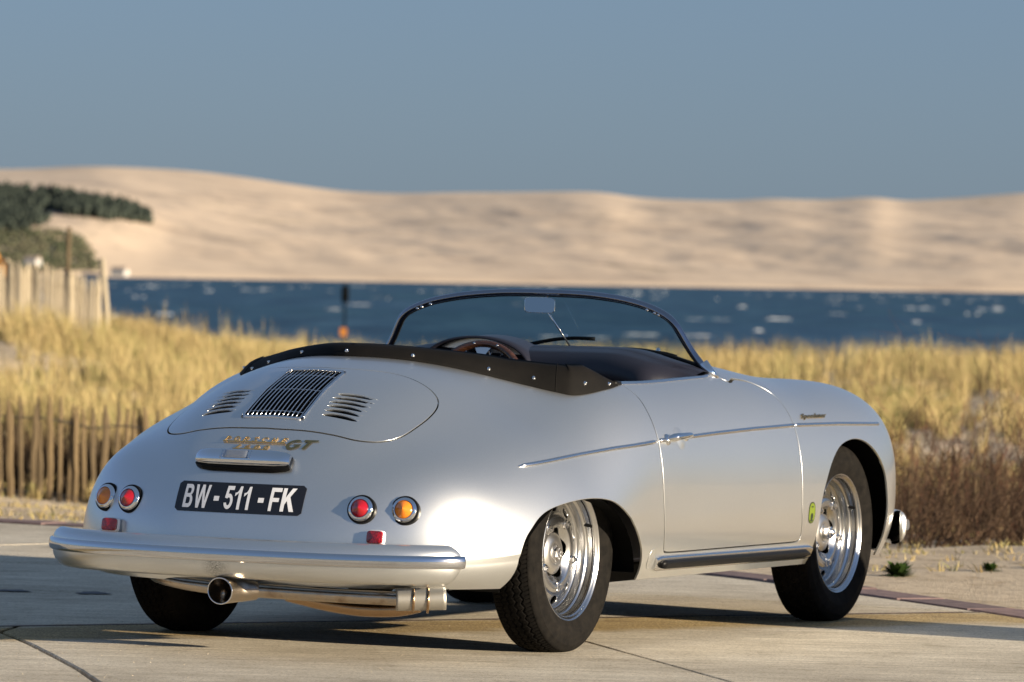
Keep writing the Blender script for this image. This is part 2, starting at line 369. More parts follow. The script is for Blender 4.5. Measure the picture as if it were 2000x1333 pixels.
# vents in the lid
lid_ms = cut(lid_ms, fld(lid_ms, grille_poly, [0, 1], topm))
def louvre_line(i, s):
    xi = np.interp(i, [0, 5], [-.510, -.612]); xo = np.interp(i, [0, 5], [-.482, -.602]); yi = np.interp(i, [0, 5], [.139, .147]); yo = np.interp(i, [0, 5], [.270, .271])
    t = np.linspace(0, 1, 13); x = xi+(xo-xi)*t+.006*np.sin(np.pi*t); y = yi+(yo-yi)*t
    return t, x, y*s
LV = [(i, s) for i in range(6) for s in (-1, 1)]
for i, s in LV:
    t, x, y = louvre_line(i, s); h = .0158*np.sin(np.pi*np.clip(t, .001, .999))**.38
    poly = np.concatenate([np.stack([x+.0, y], 1), np.stack([x-h, y], 1)[::-1]])
    lid_ms = cut(lid_ms, fld(lid_ms, poly, [0, 1], topm))
shell('body', body_ms, M['paint'], CAR, .0065, .0013)
V_, N_, T_ = door_ms
for s in (-1, 1):
    dm = cut(door_ms, s*door_ms[0][:, 1]-.2)
    dr = shell('door', dm, M['paint'], CAR, .02, .0013)
    if s < 0: DOOR = dr
LID = shell('engine_lid', lid_ms, M['paint'], CAR, .006, .0012)

def surf_strip(name, pts, prof, m, parent, lift=0., caps=True):
    """pts: list of (pos, normal); sweep profile (across, outwards)."""
    p = np.array([q[0]+q[1]*lift for q in pts]); n = np.array([q[1] for q in pts])
    V, F = sweep(p, prof, up=n, caps=caps); o = mesh_obj(name, V, F, m, parent); return fix_normals(o)

# louvre lips: a thin raised bead along the upper edge of each slot
for i, s in LV:
    t, x, y = louvre_line(i, s); pts = [on_top(x[j]+.0016, y[j]) for j in range(len(t))]; pp = np.array([q[0] for q in pts]); nn = np.array([q[1] for q in pts])
    V, F = sweep(pp, [(.0014*math.cos(a_), .0008+.0014*math.sin(a_)) for a_ in np.linspace(0, 2*math.pi, 9)[:-1]], up=nn, scale=[(.1+.9*math.sin(math.pi*k)**.5, .1+.9*math.sin(math.pi*k)**.5) for k in np.clip(t, .001, .999)])
    fix_normals(mesh_obj('louvre', V, F, M['paint'], LID))
# dark box beneath lid openings
V = []; F = []
ys = np.linspace(-.33, .33, 13); xs = np.linspace(-.66, -.33, 10)
for x in xs:
    for y in ys: P, n = on_top(x, y); V.append(P-n*.03)
for i in range(len(xs)-1):
    for j in range(len(ys)-1): q = i*13+j; F.append((q, q+1, q+14, q+13))
mesh_obj('engine_bay_screen', V, F, M['black'], LID)
# grille
fr = [on_top(x, y) for x, y in spline(grille_poly, 2, True)]
p = np.array([q[0]+q[1]*.001 for q in fr]); n = np.array([q[1] for q in fr])
V, F = sweep(p, [(-.0045, -.002), (-.003, .0035), (.003, .0035), (.0045, -.002)], up=n, closed=True)
GR = fix_normals(mesh_obj('grille', V, F, M['alu'], LID))
for k in range(13):
    f = -1+2*(k+.5)/13
    pts = [on_top(x, f*np.interp(x, [-.648, -.368], [.100, .094])) for x in np.linspace(-.643, -.373, 16)]
    surf_strip('slat', pts, [(-.0016, -.008), (-.0016, -.0005), (0, .0010), (.0016, -.0005), (.0016, -.008)], M['alu'], GR)
for xx in (-.40, -.50, -.615):
    pts = [on_top(xx, y) for y in np.linspace(-.096, .096, 14)]; surf_strip('cross_rod', pts, circ(.0018, 6), M['alu'], GR, -.0065)

# engine lid rim bead left bright in the light: nothing to add, the flange makes it

# body side trim (split at the door edges)
def tz(x): return float(np.interp(x, [-.358, -.14, .125, .435, .871, 1.168, 1.526, 1.957, 2.431], [.576, .599, .626, .647, .663, .672, .679, .678, .670]))
trimprof = [(.0075, 0), (.0062, .0045), (.002, .0075), (-.002, .0075), (-.0062, .0045), (-.0075, 0)]
trimprof = [(a, b-.0008) for a, b in trimprof]
for s in (-1, 1):
    for x0, x1, par in ((-.358, .396, CAR), (.409, .452, None), (.625, 1.5235, None), (1.531, 2.43, CAR)):
        n_ = max(3, int((x1-x0)/.03)); xs = np.linspace(x0, x1, n_); pts = [on_side(x, tz(x), s) for x in xs]
        sc = [(min(1, .25+abs(x-x0)/.012, .25+abs(x-x1)/.012) if par else 1,)*2 for x in xs]
        pp = np.array([q[0] for q in pts]); nn = np.array([q[1] for q in pts])
        V, F = sweep(pp, trimprof, up=nn, scale=sc)
        fix_normals(mesh_obj('side_trim', V, F, M['alu'], par or (DOOR if s < 0 else CAR)))
# door handles
def handle(s, parent):
    P, n = on_side(.468, .648, s); rt = empty  # base escutcheon
    b = MB(); P2, n2 = on_side(.615, .651, s)
    e = lathe([(0, .010), (.010, .010), (.015, .006), (.0165, 0)], 24, 'z'); A = obj_matrix(P, n)
    Mx = [A @ Vector((v[0]*.85, v[1]*1.15, v[2])) for v in e[0]]; b.add(Mx, e[1])
    e = lathe([(0, .008), (.007, .008), (.010, .004), (.011, 0)], 20, 'z'); A2 = obj_matrix(P2, n2); b.add([A2 @ Vector(v) for v in e[0]], e[1])
    h = fix_normals(mesh_obj('door_handle', Mx, lathe([(0, .010), (.010, .010), (.015, .006), (.0165, 0)], 24, 'z')[1], M['chrome'], parent)); fix_normals(mesh_obj('handle_foot', [A2 @ Vector(v) for v in e[0]], e[1], M['chrome'], h))
    path = spline([P+n*.006, P+n*.030+np.array([.012, 0, .0]), P+n*.036+np.array([.05, 0, .001]), P2*.55+P*.45+n*.034+np.array([.02, 0, .002]), P2+n*.026+np.array([-.012, 0, .002]), P2+n2*.004], 6)
    k = len(path); sc = [(np.interp(i/k, [0, .15, .4, .75, 1], [.9, 1.25, 1.0, .8, .6]), np.interp(i/k, [0, .15, .4, .75, 1], [1, 1.2, .9, .75, .6])) for i in range(k)]
    V, F = sweep(path, circ(.0105, 14), up=n, scale=sc); fix_normals(mesh_obj('grip', V, F, M['chrome'], h))
    return h
for s in (-1, 1): handle(s, DOOR if s < 0 else CAR)
# round hollow behind the handle is a pressed dish: thin ring + dish
P, n = on_side(.571, .651, -1)
V, F = lathe([(0, .0070), (.012, .0060), (.022, .0036), (.031, .0012), (.0375, .0003)], 40, 'z'); A = obj_matrix(P, n); W_ = []
for v in V:
    q = A @ Vector((v[0]*1.0, v[1]*1.0, 0)); h = on_side(q.x, q.z, -1); W_.append(h[0]+h[1]*v[2])
fix_normals(mesh_obj('handle_dish', W_, F, M['paint'], DOOR))
# sill rubber strips and jack cover
for s in (-1, 1):
    xs = np.linspace(.405, 1.66, 40)
    pts = [on_side(x, .262-(x-.405)*.004, s) for x in xs]; pp = np.array([q[0] for q in pts]); nn = np.array([q[1] for q in pts])
    sc = [(min(1, .72+abs(x-xs[0])/.08, .72+abs(x-xs[-1])/.08), 1) for x in xs]
    V, F = sweep(pp, [(-.025, -.001), (-.025, .006), (-.021, .010), (-.014, .011), (.014, .011), (.021, .010), (.025, .006), (.025, -.001)], up=nn, scale=sc)
    st = fix_normals(mesh_obj('sill_strip', V, F, M['alu'], CAR, sharp=60))
    pp2 = pp[1:-1]+nn[1:-1]*.010; sc2 = [(min(1, .75+abs(x-xs[1])/.02, .3+abs(x-xs[-2])/.02), 1) for x in xs[1:-1]]
    V, F = sweep(pp2, [(-.0150, 0), (-.0135, .008), (-.006, .0125), (.006, .0125), (.0135, .008), (.0150, 0)], up=nn[1:-1], scale=sc2); fix_normals(mesh_obj('rubber_insert', V, F, M['black_rubber'], st))
    P, n = on_side(.375, .278, s); V, F = lathe([(0, .0), (.026, .0), (.0285, -.0002), (.030, .0012), (.0315, 0)], 36, 'z'); A = obj_matrix(P, n); W_ = []
    for v in V:
        q = A @ Vector((v[0]*.8, v[1]*1.12, 0)); h = on_side(q.x, max(q.z, .216), s); W_.append(h[0]+h[1]*(v[2]+.0009))
    fix_normals(mesh_obj('jack_cover', W_, F, M['paint'], CAR))

# ------------------------------------------------------------------ text on surfaces
def text_mesh(txt, size=1., bold=0., extrude=0.):
    cu = bpy.data.curves.new('t', 'FONT'); cu.body = txt; cu.size = size; cu.offset = bold; cu.extrude = extrude; cu.resolution_u = 4; cu.align_x = 'CENTER'
    o = bpy.data.objects.new('t', cu); COL.objects.link(o); bpy.context.view_layer.update()
    me = bpy.data.meshes.new_from_object(o); V = np.array([v.co[:] for v in me.vertices]); F = [tuple(p.vertices) for p in me.polygons]
    bpy.data.objects.remove(o); bpy.data.meshes.remove(me); bpy.data.curves.remove(cu); return V, F
def norm_text(V):
    V = V.copy(); mn = V[:, :2].min(0); mx = V[:, :2].max(0); V[:, :2] = (V[:, :2]-mn)/(mx-mn); return V
def tail_text(name, txt, y0, y1, z0, z1, slant, lift, m, parent, bold=.0, thick=.0):
    """y0 (left, larger y) .. y1, text mapped on the tail."""
    V, F = text_mesh(txt, 1., bold, .01 if thick else 0.); V[:, 0] += slant*V[:, 1]; V = norm_text(V); out = []
    for x, y, z in V:
        Y = y0+(y1-y0)*x; Z = z0+(z1-z0)*y; P, n = on_tail(Y, Z); out.append(P+n*(lift+(thick if z > 0 else 0)))
    return mesh_obj(name, out, F, m, parent, smooth=False)

# plate: vinyl plate on the curved tail
def plate():
    ys = np.linspace(.215, -.2155, 40); t = np.linspace(0, 1, 9); V = []; F = []
    def lim(f): # rounded corners
        e = min(f, 1-f)*.43; r = .008; return 0 if e > r else r-math.sqrt(max(0, r*r-(r-e)**2))
    for layer, lift in ((0, .0006), (1, .0018)):
        for i, y in enumerate(ys):
            c = lim(i/(len(ys)-1)); zt, zl = .509-c, .421+c
            for k in t: z = zl+(zt-zl)*k; P, n = on_tail(y+(k-.5)*.0, z); V.append(P+n*lift)
    m = len(t); K = len(ys)*m
    for i in range(len(ys)-1):
        for k in range(m-1): q = K+i*m+k; F.append((q, q+1, q+m+1, q+m))
        for k in (0, m-1): q = i*m+k; F.append((q, q+m, K+q+m, K+q))
    for i in (0, len(ys)-1):
        for k in range(m-1): q = i*m+k; F.append((q, q+1, K+q+1, K+q))
    o = fix_normals(mesh_obj('number_plate', V, F, M['plate'], CAR, sharp=40)); o['label'] = 'black number plate with white slanted characters'
    return o
PL = plate()
# one character group after another, as spaced on the plate
def arc(cx, cy, rx, ry, a0, a1, n=10): return [(cx+rx*math.cos(R_(a0+(a1-a0)*k/n)), cy+ry*math.sin(R_(a0+(a1-a0)*k/n))) for k in range(n+1)]
GLY = {'G': [[(.86, .86)]+arc(.5, .5, .50, .50, 50, 330, 18)+[(1., .56), (.50, .52), (.50, .40), (.70, .41), (.72, .27)]+arc(.5, .5, .28, .30, 310, 62, 14)], 'T': [[(0, .80), (0, 1), (1, 1), (1, .86), (.62, .82), (.52, 0), (.28, 0), (.36, .80)]],
 'B': [[(0, 0), (0, 1), (.56, 1)]+arc(.58, .755, .36, .245, 90, -62)+arc(.60, .285, .40, .285, 62, -90), [(.28, .835), (.28, .61)]+arc(.56, .7225, .12, .1125, -90, 90), [(.28, .445), (.28, .165)]+arc(.58, .305, .14, .14, -90, 90)],
 'W': [[(0, 1), (.175, 1), (.275, .30), (.415, 1), (.59, 1), (.725, .30), (.83, 1), (1, 1), (.815, 0), (.635, 0), (.50, .68), (.37, 0), (.19, 0)]],
 '5': [[(.14, 1), (.95, 1), (.95, .83), (.40, .83), (.365, .655)]+arc(.49, .335, .51, .335, 100, -168, 16)+[(.27, .28)]+arc(.49, .335, .22, .175, -165, 120, 12)+[(.33, .455), (.04, .49)]],
 '1': [[(.55, 0), (1, 0), (1, 1), (.66, 1)]+arc(.10, 1.02, .50, .30, -10, -75, 5)+[(0, .72), (0, .56), (.55, .72)]],
 'F': [[(0, 0), (.29, 0), (.29, .40), (.88, .40), (.88, .57), (.29, .57), (.29, .83), (1, .83), (1, 1), (0, 1)]],
 'K': [[(0, 0), (.27, 0), (.27, .30), (.41, .46), (.69, 0), (1.03, 0), (.60, .63), (.97, 1), (.64, 1), (.27, .60), (.27, 1), (0, 1)]]}
def glyph(ch):
    cu = bpy.data.curves.new('g', 'CURVE'); cu.dimensions = '2D'; cu.fill_mode = 'BOTH'
    for c_ in GLY[ch]:
        sp = cu.splines.new('POLY'); sp.points.add(len(c_)-1); sp.use_cyclic_u = True
        for q, p in enumerate(c_): sp.points[q].co = (p[0], p[1], 0, 1)
    o = bpy.data.objects.new('g', cu); COL.objects.link(o); bpy.context.view_layer.update(); me = bpy.data.meshes.new_from_object(o); V = [v.co[:] for v in me.vertices]; F = [tuple(p.vertices) for p in me.polygons]
    bpy.data.objects.remove(o); bpy.data.meshes.remove(me); bpy.data.curves.remove(cu)
    import bmesh
    bm = bmesh.new(); vs = [bm.verts.new(v) for v in V]; [bm.faces.new([vs[i] for i in f]) for f in F if len(set(f)) == len(f)]; bmesh.ops.triangulate(bm, faces=bm.faces)
    for _ in range(4):
        ed = [e for e in bm.edges if e.calc_length() > .14]
        if ed: bmesh.ops.subdivide_edges(bm, edges=ed, cuts=1); bmesh.ops.triangulate(bm, faces=bm.faces)
    bm.verts.index_update(); V = [v.co[:] for v in bm.verts]; F = [tuple(v.index for v in f.verts) for f in bm.faces]; bm.free(); return V, F
for txt, ya, yb in (('B', .188, .156), ('W', .1505, .0985), ('-', .0815, .0635), ('5', .0445, .0155), ('1', .011, -.0105), ('1', -.0195, -.041), ('-', -.069, -.088), ('F', -.107, -.141), ('K', -.1455, -.1885)):
    z0, z1 = (.4315, .4995)
    if txt == '-':
        V = []
        for y, z in ((ya, .4545), (yb, .4545), (yb, .4685), (ya, .4685)): P, n = on_tail(y, z); V.append(P+n*.0026)
        mesh_obj('dash', V, [(0, 1, 2, 3)], M['white'], PL, smooth=False)
    else:
        V, F = glyph(txt); out = []
        for a_, b_, _z in V: P, n = on_tail(ya+(yb-ya)*a_, z0+(z1-z0)*b_); out.append(P+n*.0026)
        mesh_obj('character', out, F, M['white'], PL, smooth=False)
# gilt script
def letters(txt, ya, yb, z0, z1, slant, bold, gap=.55):
    n = len(txt); wdt = (yb-ya)/(n-(1-gap) if n > 1 else 1)
    for k, ch in enumerate(txt):
        a_ = ya+wdt*k; o = tail_text('badge_letter', ch, a_, a_+wdt*gap, z0, z1, slant, .0012, M['gold'], BD, bold, .0016)
bdn = MB(); 
def tail_bar(ya, yb, z, h, lift=.002, th=.004):
    ys = np.linspace(ya, yb, 14); pts = [on_tail(y, z) for y in ys]; pp = np.array([q[0]+q[1]*lift for q in pts]); nn = np.array([q[1] for q in pts])
    return sweep(pp, [(-h/2, 0), (-h/2, th), (h/2, th), (h/2, 0)], up=nn)
bdn.add(*tail_bar(.118, -.095, .6285, .0026)); bdn.add(*tail_bar(.072, -.047, .6075, .0026))
BD = fix_normals(bdn.obj('badge', M['gold'], CAR, smooth=False)); BD['label'] = 'gilt lettering between the engine lid and the plate lamp'
letters('PORSCHE', .117, -.095, .6315, .6445, .3, .0, .58); letters('1600', .068, -.047, .6103, .6215, .3, .0, .55)

for ch, ya, yb, z0, z1 in (('G', -.100, -.146, .612, .6405), ('T', -.146, -.190, .614, .6405)):
    V, F = glyph(ch); out = []
    for a_, b_, _z in V: Y = ya+(yb-ya)*(a_+.28*(b_-.5)); P, n = on_tail(Y, z0+(z1-z0)*b_); out.append(P+n*.003)
    mesh_obj('badge_letter', out, F, M['gold_dark'], BD, smooth=False)
# number plate lamp
def plate_lamp():
    ys = np.linspace(.172, -.142, 25); pts = [on_tail(y, .572) for y in ys]; pp = np.array([q[0] for q in pts]); nn = np.array([(-.83, .0, .55)]*len(ys))
    pp = pp+np.array([.004, 0, .0])
    sc = [(np.interp(abs(y-.015), [0, .11, .145, .157], [1, .98, .84, .70]), np.interp(abs(y-.015), [0, .11, .145, .157], [1, .98, .85, .66])) for y in ys]
    prof = [(.024, .0), (.027, .022), (.025, .034), (.018, .042), (-.004, .046), (-.018, .043), (-.024, .033), (-.026, .012), (-.024, 0)]
    V, F = sweep(pp, prof, up=nn, scale=sc); b = fix_normals(mesh_obj('plate_lamp', V, F, M['chrome'], CAR, sharp=50))
    prof = [(.026, -.014), (.040, .006), (.034, .020), (-.018, .016), (-.026, .010), (-.020, -.012)]
    V, F = sweep(pp, prof, up=nn, scale=[(q[0]*.97, 1) for q in sc]); fix_normals(mesh_obj('rubber_base', V, F, M['black_rubber'], b, sharp=50))
    c = pp[11]; A = obj_matrix(c+nn[12]*.0445, nn[12]); V = []; F = []
    # ribbed lens
    nx, ny = 29, 21
    for i in range(nx):
        for j in range(ny):
            u = -1+2*i/(nx-1); v = -1+2*j/(ny-1); e = (1-u**8)*(1-v**8); V.append(A @ Vector((u*.042+.0, v*.0135, .0006+.0025*e+.0022*abs(math.sin(v*math.pi*2.5))*e)))
    for i in range(nx-1):
        for j in range(ny-1): q = i*ny+j; F.append((q, q+ny, q+ny+1, q+1))
    fix_normals(mesh_obj('lamp_lens', V, F, M['clear'], b))
    for sx in (-1, 1):
        V, F = box((0, 0, 0), (.0035, .029, .007)); mesh_obj('lens_rib', [A @ Vector((v[0]+sx*.049, v[1], v[2])) for v in V], F, M['chrome'], b, smooth=False)
plate_lamp()
# tail lamps
def lamp(y, z, lm, parent=CAR):
    P, n = on_tail(y, z); nn = np.array([-.93, n[1]*.42, .25]); nn /= np.linalg.norm(nn); A = obj_matrix(P, nn)
    def put(prof, nseg=40, name='x', m=None, par=None): V, F = lathe(prof, nseg, 'z'); return fix_normals(mesh_obj(name, [A @ Vector(v) for v in V], F, m, par, sharp=60))
    b = put([(.0, -.012), (.0435, -.025), (.0445, .004), (.043, .009), (.034, .011)], name='tail_lamp', m=M['black_rubber'], par=parent)
    put([(.0375, .006), (.0385, .012), (.036, .017), (.033, .0175), (.0305, .021), (.028, .021), (.0265, .017), (.026, .010)], name='bezel', m=M['chrome'], par=b)
    prof = [(.0268, .012), (.0265, .018)]
    for k in range(8):
        t = (k+1)/8; r = .0262*(1-t**1.5*.97); prof += [(r+.0012, .018+.020*t-.002), (r, .018+.020*t)]
    prof.append((0, .0385)); put(prof, 40, 'lens', lm, b)
    for k in (-1, 1):
        V, F = lathe([(0, .0025), (.0022, .0018), (.003, 0)], 10, 'z'); mesh_obj('screw', [A @ Vector((v[0]+k*.0325, v[1], v[2]+.0175)) for v in V], F, M['chrome'], b)
    b['label'] = ('amber' if lm is M['amber'] else 'red')+' round tail lamp in a chrome ring'
    return b
for s in (-1, 1): lamp(s*.508, .446, M['amber']); lamp(s*.393, .446, M['red'])
# reflectors on brackets
for s in (-1, 1):
    P, n = on_tail(s*.452, .368); nn = np.array([-.985, s*.0, .17]); c = P+np.array([-.030, 0, .0]); A = obj_matrix(c, nn)
    def rr(wd, hg, z0, z1, m, name, par, n_=8, bul=.0):
        V = []; F = []; k = 40; ring = []
        for i in range(k):
            t = 2*math.pi*i/k; e = 5.; ring.append((wd*abs(math.cos(t))**(2/e)*np.sign(math.cos(t)), hg*abs(math.sin(t))**(2/e)*np.sign(math.sin(t))))
        for (sc_, z_) in ((1, z0), (1, z1-.002), (.93, z1), (.0, z1+bul)):
            for p in ring: V.append(A @ Vector((p[0]*sc_, p[1]*sc_, z_)))
        for q in range(3):
            for i in range(k): j = (i+1) % k; F.append((q*k+i, q*k+j, (q+1)*k+j, (q+1)*k+i))
        return fix_normals(mesh_obj(name, V, F, m, par, sharp=50))
    r0 = rr(.029, .0215, -.012, .000, M['white'], 'reflector', CAR); rr(.0265, .019, .0, .006, M['reflector'], 'reflector_lens', r0, bul=.001)
    V, F = tube([c+np.array([.005, 0, -.012]), c+np.array([.03, 0, -.045])], .008, 8); mesh_obj('bracket', V, F, M['chrome'], r0)

# ------------------------------------------------------------------ bumpers
def bumper(front):
    q = 2.6; x0, a, hw, zc, te = (-.55, .435, .735, .302, .335) if not front else (2.50, .52, .747, .310, .34)
    th = np.linspace(-1, 1, 121); P = []
    for t in th:
        ang = t*(math.pi/2-te); y = hw*np.sign(ang)*abs(math.sin(ang))**(2/q); x = a*abs(math.cos(ang))**(2/q); P.append((x0+(x if front else -x), y, zc))
    P = np.array(P); s = np.concatenate([[0], np.cumsum(np.linalg.norm(np.diff(P, axis=0), axis=1))]); L = s[-1]
    u = np.linspace(0, 1, 141); u = np.where(u < .5, .5*(2*u)**1.35, 1-.5*(2-2*u)**1.35)*L
    P = np.stack([np.interp(u, s, P[:, k]) for k in range(3)], 1)
    e = np.minimum(u, L-u); R0 = .055 if not front else .012
    vs = np.where(e < R0, np.sqrt(np.clip(1-(1-e/R0)**2, 0, 1)), 1.)
    if front: vs = np.ones_like(vs)
    sgn = 1 if not front else -1   # sweep 'side' = t x up; for rear path (y from - to +) side points...
    pr, tt, ss, uu = frames(P); 
    out = ss*sgn
    if (out[70][0] > 0) != front: out = -out
    top = [(-.050, .030), (-.047, .044), (-.036, .050), (-.022, .049), (-.010, .041), (-.003, .030), (.0, .019)]
    bot = [(.0, -.019), (-.002, -.034), (-.008, -.048), (-.020, -.062), (-.036, -.070), (-.050, -.070), (-.053, -.055)]
    def loft(prof, name, m, par, endscale=True, nrm=None):
        V = []; F = []; k = len(prof)
        for i in range(len(P)):
            for o_, z_ in prof:
                f = vs[i] if endscale else 1.; oo = o_-(.018*(1-vs[i]) if endscale else 0); zz = (abs(z_)-.019)*f+.019 if abs(z_) > .019 else abs(z_)
                V.append(P[i]+out[i]*(oo)+np.array([0, 0, zz*np.sign(z_)]))
        for i in range(len(P)-1):
            for q_ in range(k-1): F.append((i*k+q_, i*k+q_+1, (i+1)*k+q_+1, (i+1)*k+q_))
        return fix_normals(mesh_obj(name, V, F, m, par, sharp=None))
    full = top+bot
    b = loft(full, 'front_bumper' if front else 'rear_bumper', M['paint'], CAR)
    inner = [(-.051, .028), (-.046, .040), (-.030, .042), (-.014, .030), (-.010, .0), (-.014, -.034), (-.030, -.058), (-.052, -.060), (-.053, -.055)]
    loft(inner, 'bumper_back', M['under'], b)
    strip = [(-.006, .0192), (.0040, .0190), (.0085, .0165), (.0112, .010), (.0118, .000), (.0112, -.010), (.0085, -.0165), (.0040, -.0190), (-.006, -.0192)]
    V = []; F = []; k = len(strip)
    for i in range(len(P)):
        for o_, z_ in strip: V.append(P[i]+out[i]*(o_-(.006*(1-vs[i])**3))+np.array([0, 0, z_]))
    for i in range(len(P)-1):
        for q_ in range(k): F.append((i*k+q_, i*k+(q_+1) % k, (i+1)*k+(q_+1) % k, (i+1)*k+q_))
    F += [tuple(range(k)), tuple(range((len(P)-1)*k, len(P)*k))]
    fix_normals(mesh_obj('bumper_strip', V, F, M['strip'], b, sharp=50))
    if front:
        for i in (0, len(P)-1):
            pts = [(o_, z_) for o_, z_ in full if o_ > -.034]; dv = (P[0]-P[1] if i == 0 else P[-1]-P[-2]); dv /= np.linalg.norm(dv)
            V = [P[i]+out[i]*min(o_, 0)+np.array([0, 0, z_]) for o_, z_ in pts]+[P[i]+out[i]*(min(o_, 0)*.8-.006)+np.array([0, 0, z_*.8])+dv*.012 for o_, z_ in pts]; k = len(pts)
            F = [(q, (q+1) % k, k+(q+1) % k, k+q) for q in range(k)]+[tuple(range(k, 2*k))]; fix_normals(mesh_obj('bumper_end', V, F, M['paint'], b))
    for s_ in (-1, 1):
        i = 60+s_*38; c = P[i+10]; V, F = tube([c-out[i+10]*.03, c-out[i+10]*.16+np.array([0, 0, .0])], .014, 8); mesh_obj('bumper_iron', V, F, M['under'], b)
    return b
RB = bumper(False); FB = bumper(True)
# soot above the tail pipe is done in the bumper material of its own
def soot():
    m = paint(); m.name = 'silver_paint_sooty'; tc = nd(m, 'ShaderNodeTexCoord'); vm = nd(m, 'ShaderNodeVectorMath'); vm.operation = 'DISTANCE'; vm.inputs[1].default_value = (-.99, -.005, .262)
    mp = nd(m, 'ShaderNodeMapping'); lk(m, tc.outputs['Object'], vm.inputs[0])
    r = ramp(m, vm.outputs['Value'], [(.01, (.85,)*3), (.055, (0,)*3)]); n = noise(m, 420, 3, .7); r2 = ramp(m, n.outputs[0], [(.47, (0,)*3), (.56, (1,)*3)])
    f = nd(m, 'ShaderNodeMath', operation='MULTIPLY'); lk(m, r.outputs[0], f.inputs[0]); lk(m, r2.outputs[0], f.inputs[1])
    src = P_(m).inputs['Base Color'].links[0].from_socket; o = mix(m, f.outputs[0], src, (.03, .028, .027)); lk(m, o, P_(m).inputs['Base Color']); return m
RB.data.materials.clear(); RB.data.materials.append(soot())

# ------------------------------------------------------------------ exhaust
def exhaust():
    V, F = tube(spline([(-.87, -.055, .196), (-.84, -.22, .192), (-.79, -.40, .188), (-.745, -.52, .186)], 6), .0215, 18); ex = fix_normals(mesh_obj('exhaust', V, F, M['steel'], CAR))
    # tip: oblique oval trumpet
    prof_path = spline([(-.86, -.075, .195), (-.885, -.052, .195), (-.92, -.028, .195), (-.965, -.012, .1945)], 5); k = len(prof_path)
    sc = [(np.interp(i/(k-1), [0, .4, 1], [.62, .8, 1.0]), np.interp(i/(k-1), [0, .4, 1], [.7, .85, 1.])) for i in range(k)]
    V, F = sweep(prof_path, circ(.054, 30, .040), scale=sc, caps=False); n0 = len(V); V2, F2 = sweep(prof_path[::-1], circ(.051, 30, .037), scale=sc[::-1], caps=False)
    V = V+V2; F = F+[tuple(i+n0 for i in f) for f in F2]; kk = 30
    F += [((k-1)*kk+i, (k-1)*kk+(i+1) % kk, n0+(kk-(i+1)) % kk, n0+(kk-i) % kk) for i in range(kk)] if False else []
    tip = mesh_obj('tail_pipe', V, F, M['steel'], ex)
    rim = [prof_path[-1]+np.array([0, 0, 0])+0*1 for _ in range(1)]
    pth = []; p, t, s, u = frames(prof_path)
    for i in range(32): an = 2*math.pi*i/32; pth.append(p[-1]+s[-1]*.0525*math.cos(an)+u[-1]*.0385*math.sin(an))
    V, F = sweep(pth, circ(.002, 8), up=tuple(-t[-1]), closed=True); mesh_obj('rolled_edge', V, F, M['chrome'], tip)
    V = [p[4]+s[4]*.038*math.cos(2*math.pi*i/24)+u[4]*.029*math.sin(2*math.pi*i/24) for i in range(24)]; mesh_obj('soot_plug', V, [tuple(range(24))], M['black'], tip)
    def part(name, path, r, m, n=16, sc=None):
        V, F = tube(spline(path, 6), r, n, scale=sc); return fix_normals(mesh_obj(name, V, F, m, ex))
    part('silencer', [(-.765, -.495, .184), (-.735, -.545, .186), (-.69, -.622, .190)], .034, mat('matt_steel', (.40, .38, .34), .5, .9), 24)
    for q, (a_, b_) in enumerate(((-.762, -.505), (-.752, -.522), (-.742, -.540), (-.716, -.575))):
        c = np.array([a_, b_, .184]); dirv = np.array([.5, -.86, 0]); V, F = tube([c-dirv*.0035, c+dirv*.0035], .026+q*.0045, 24); fix_normals(mesh_obj('weld_ring', V, F, M['weld'], ex))
    part('pipe', [(-.87, .035, .196), (-.85, .16, .203), (-.80, .28, .214), (-.72, .345, .222), (-.55, .36, .23)], .0205, M['steel'])
    part('stub_pipe', [(-.83, .075, .175), (-.88, .045, .178), (-.90, .0, .182)], .016, M['steel'])
    part('collector', [(-.74, -.12, .180), (-.75, -.25, .160), (-.73, -.36, .148), (-.70, -.46, .150), (-.68, -.53, .165)], .022, M['weld'])
    part('header', [(-.45, .30, .22), (-.55, .30, .205), (-.62, .26, .200), (-.60, .18, .205)], .018, M['weld'])
exhaust()

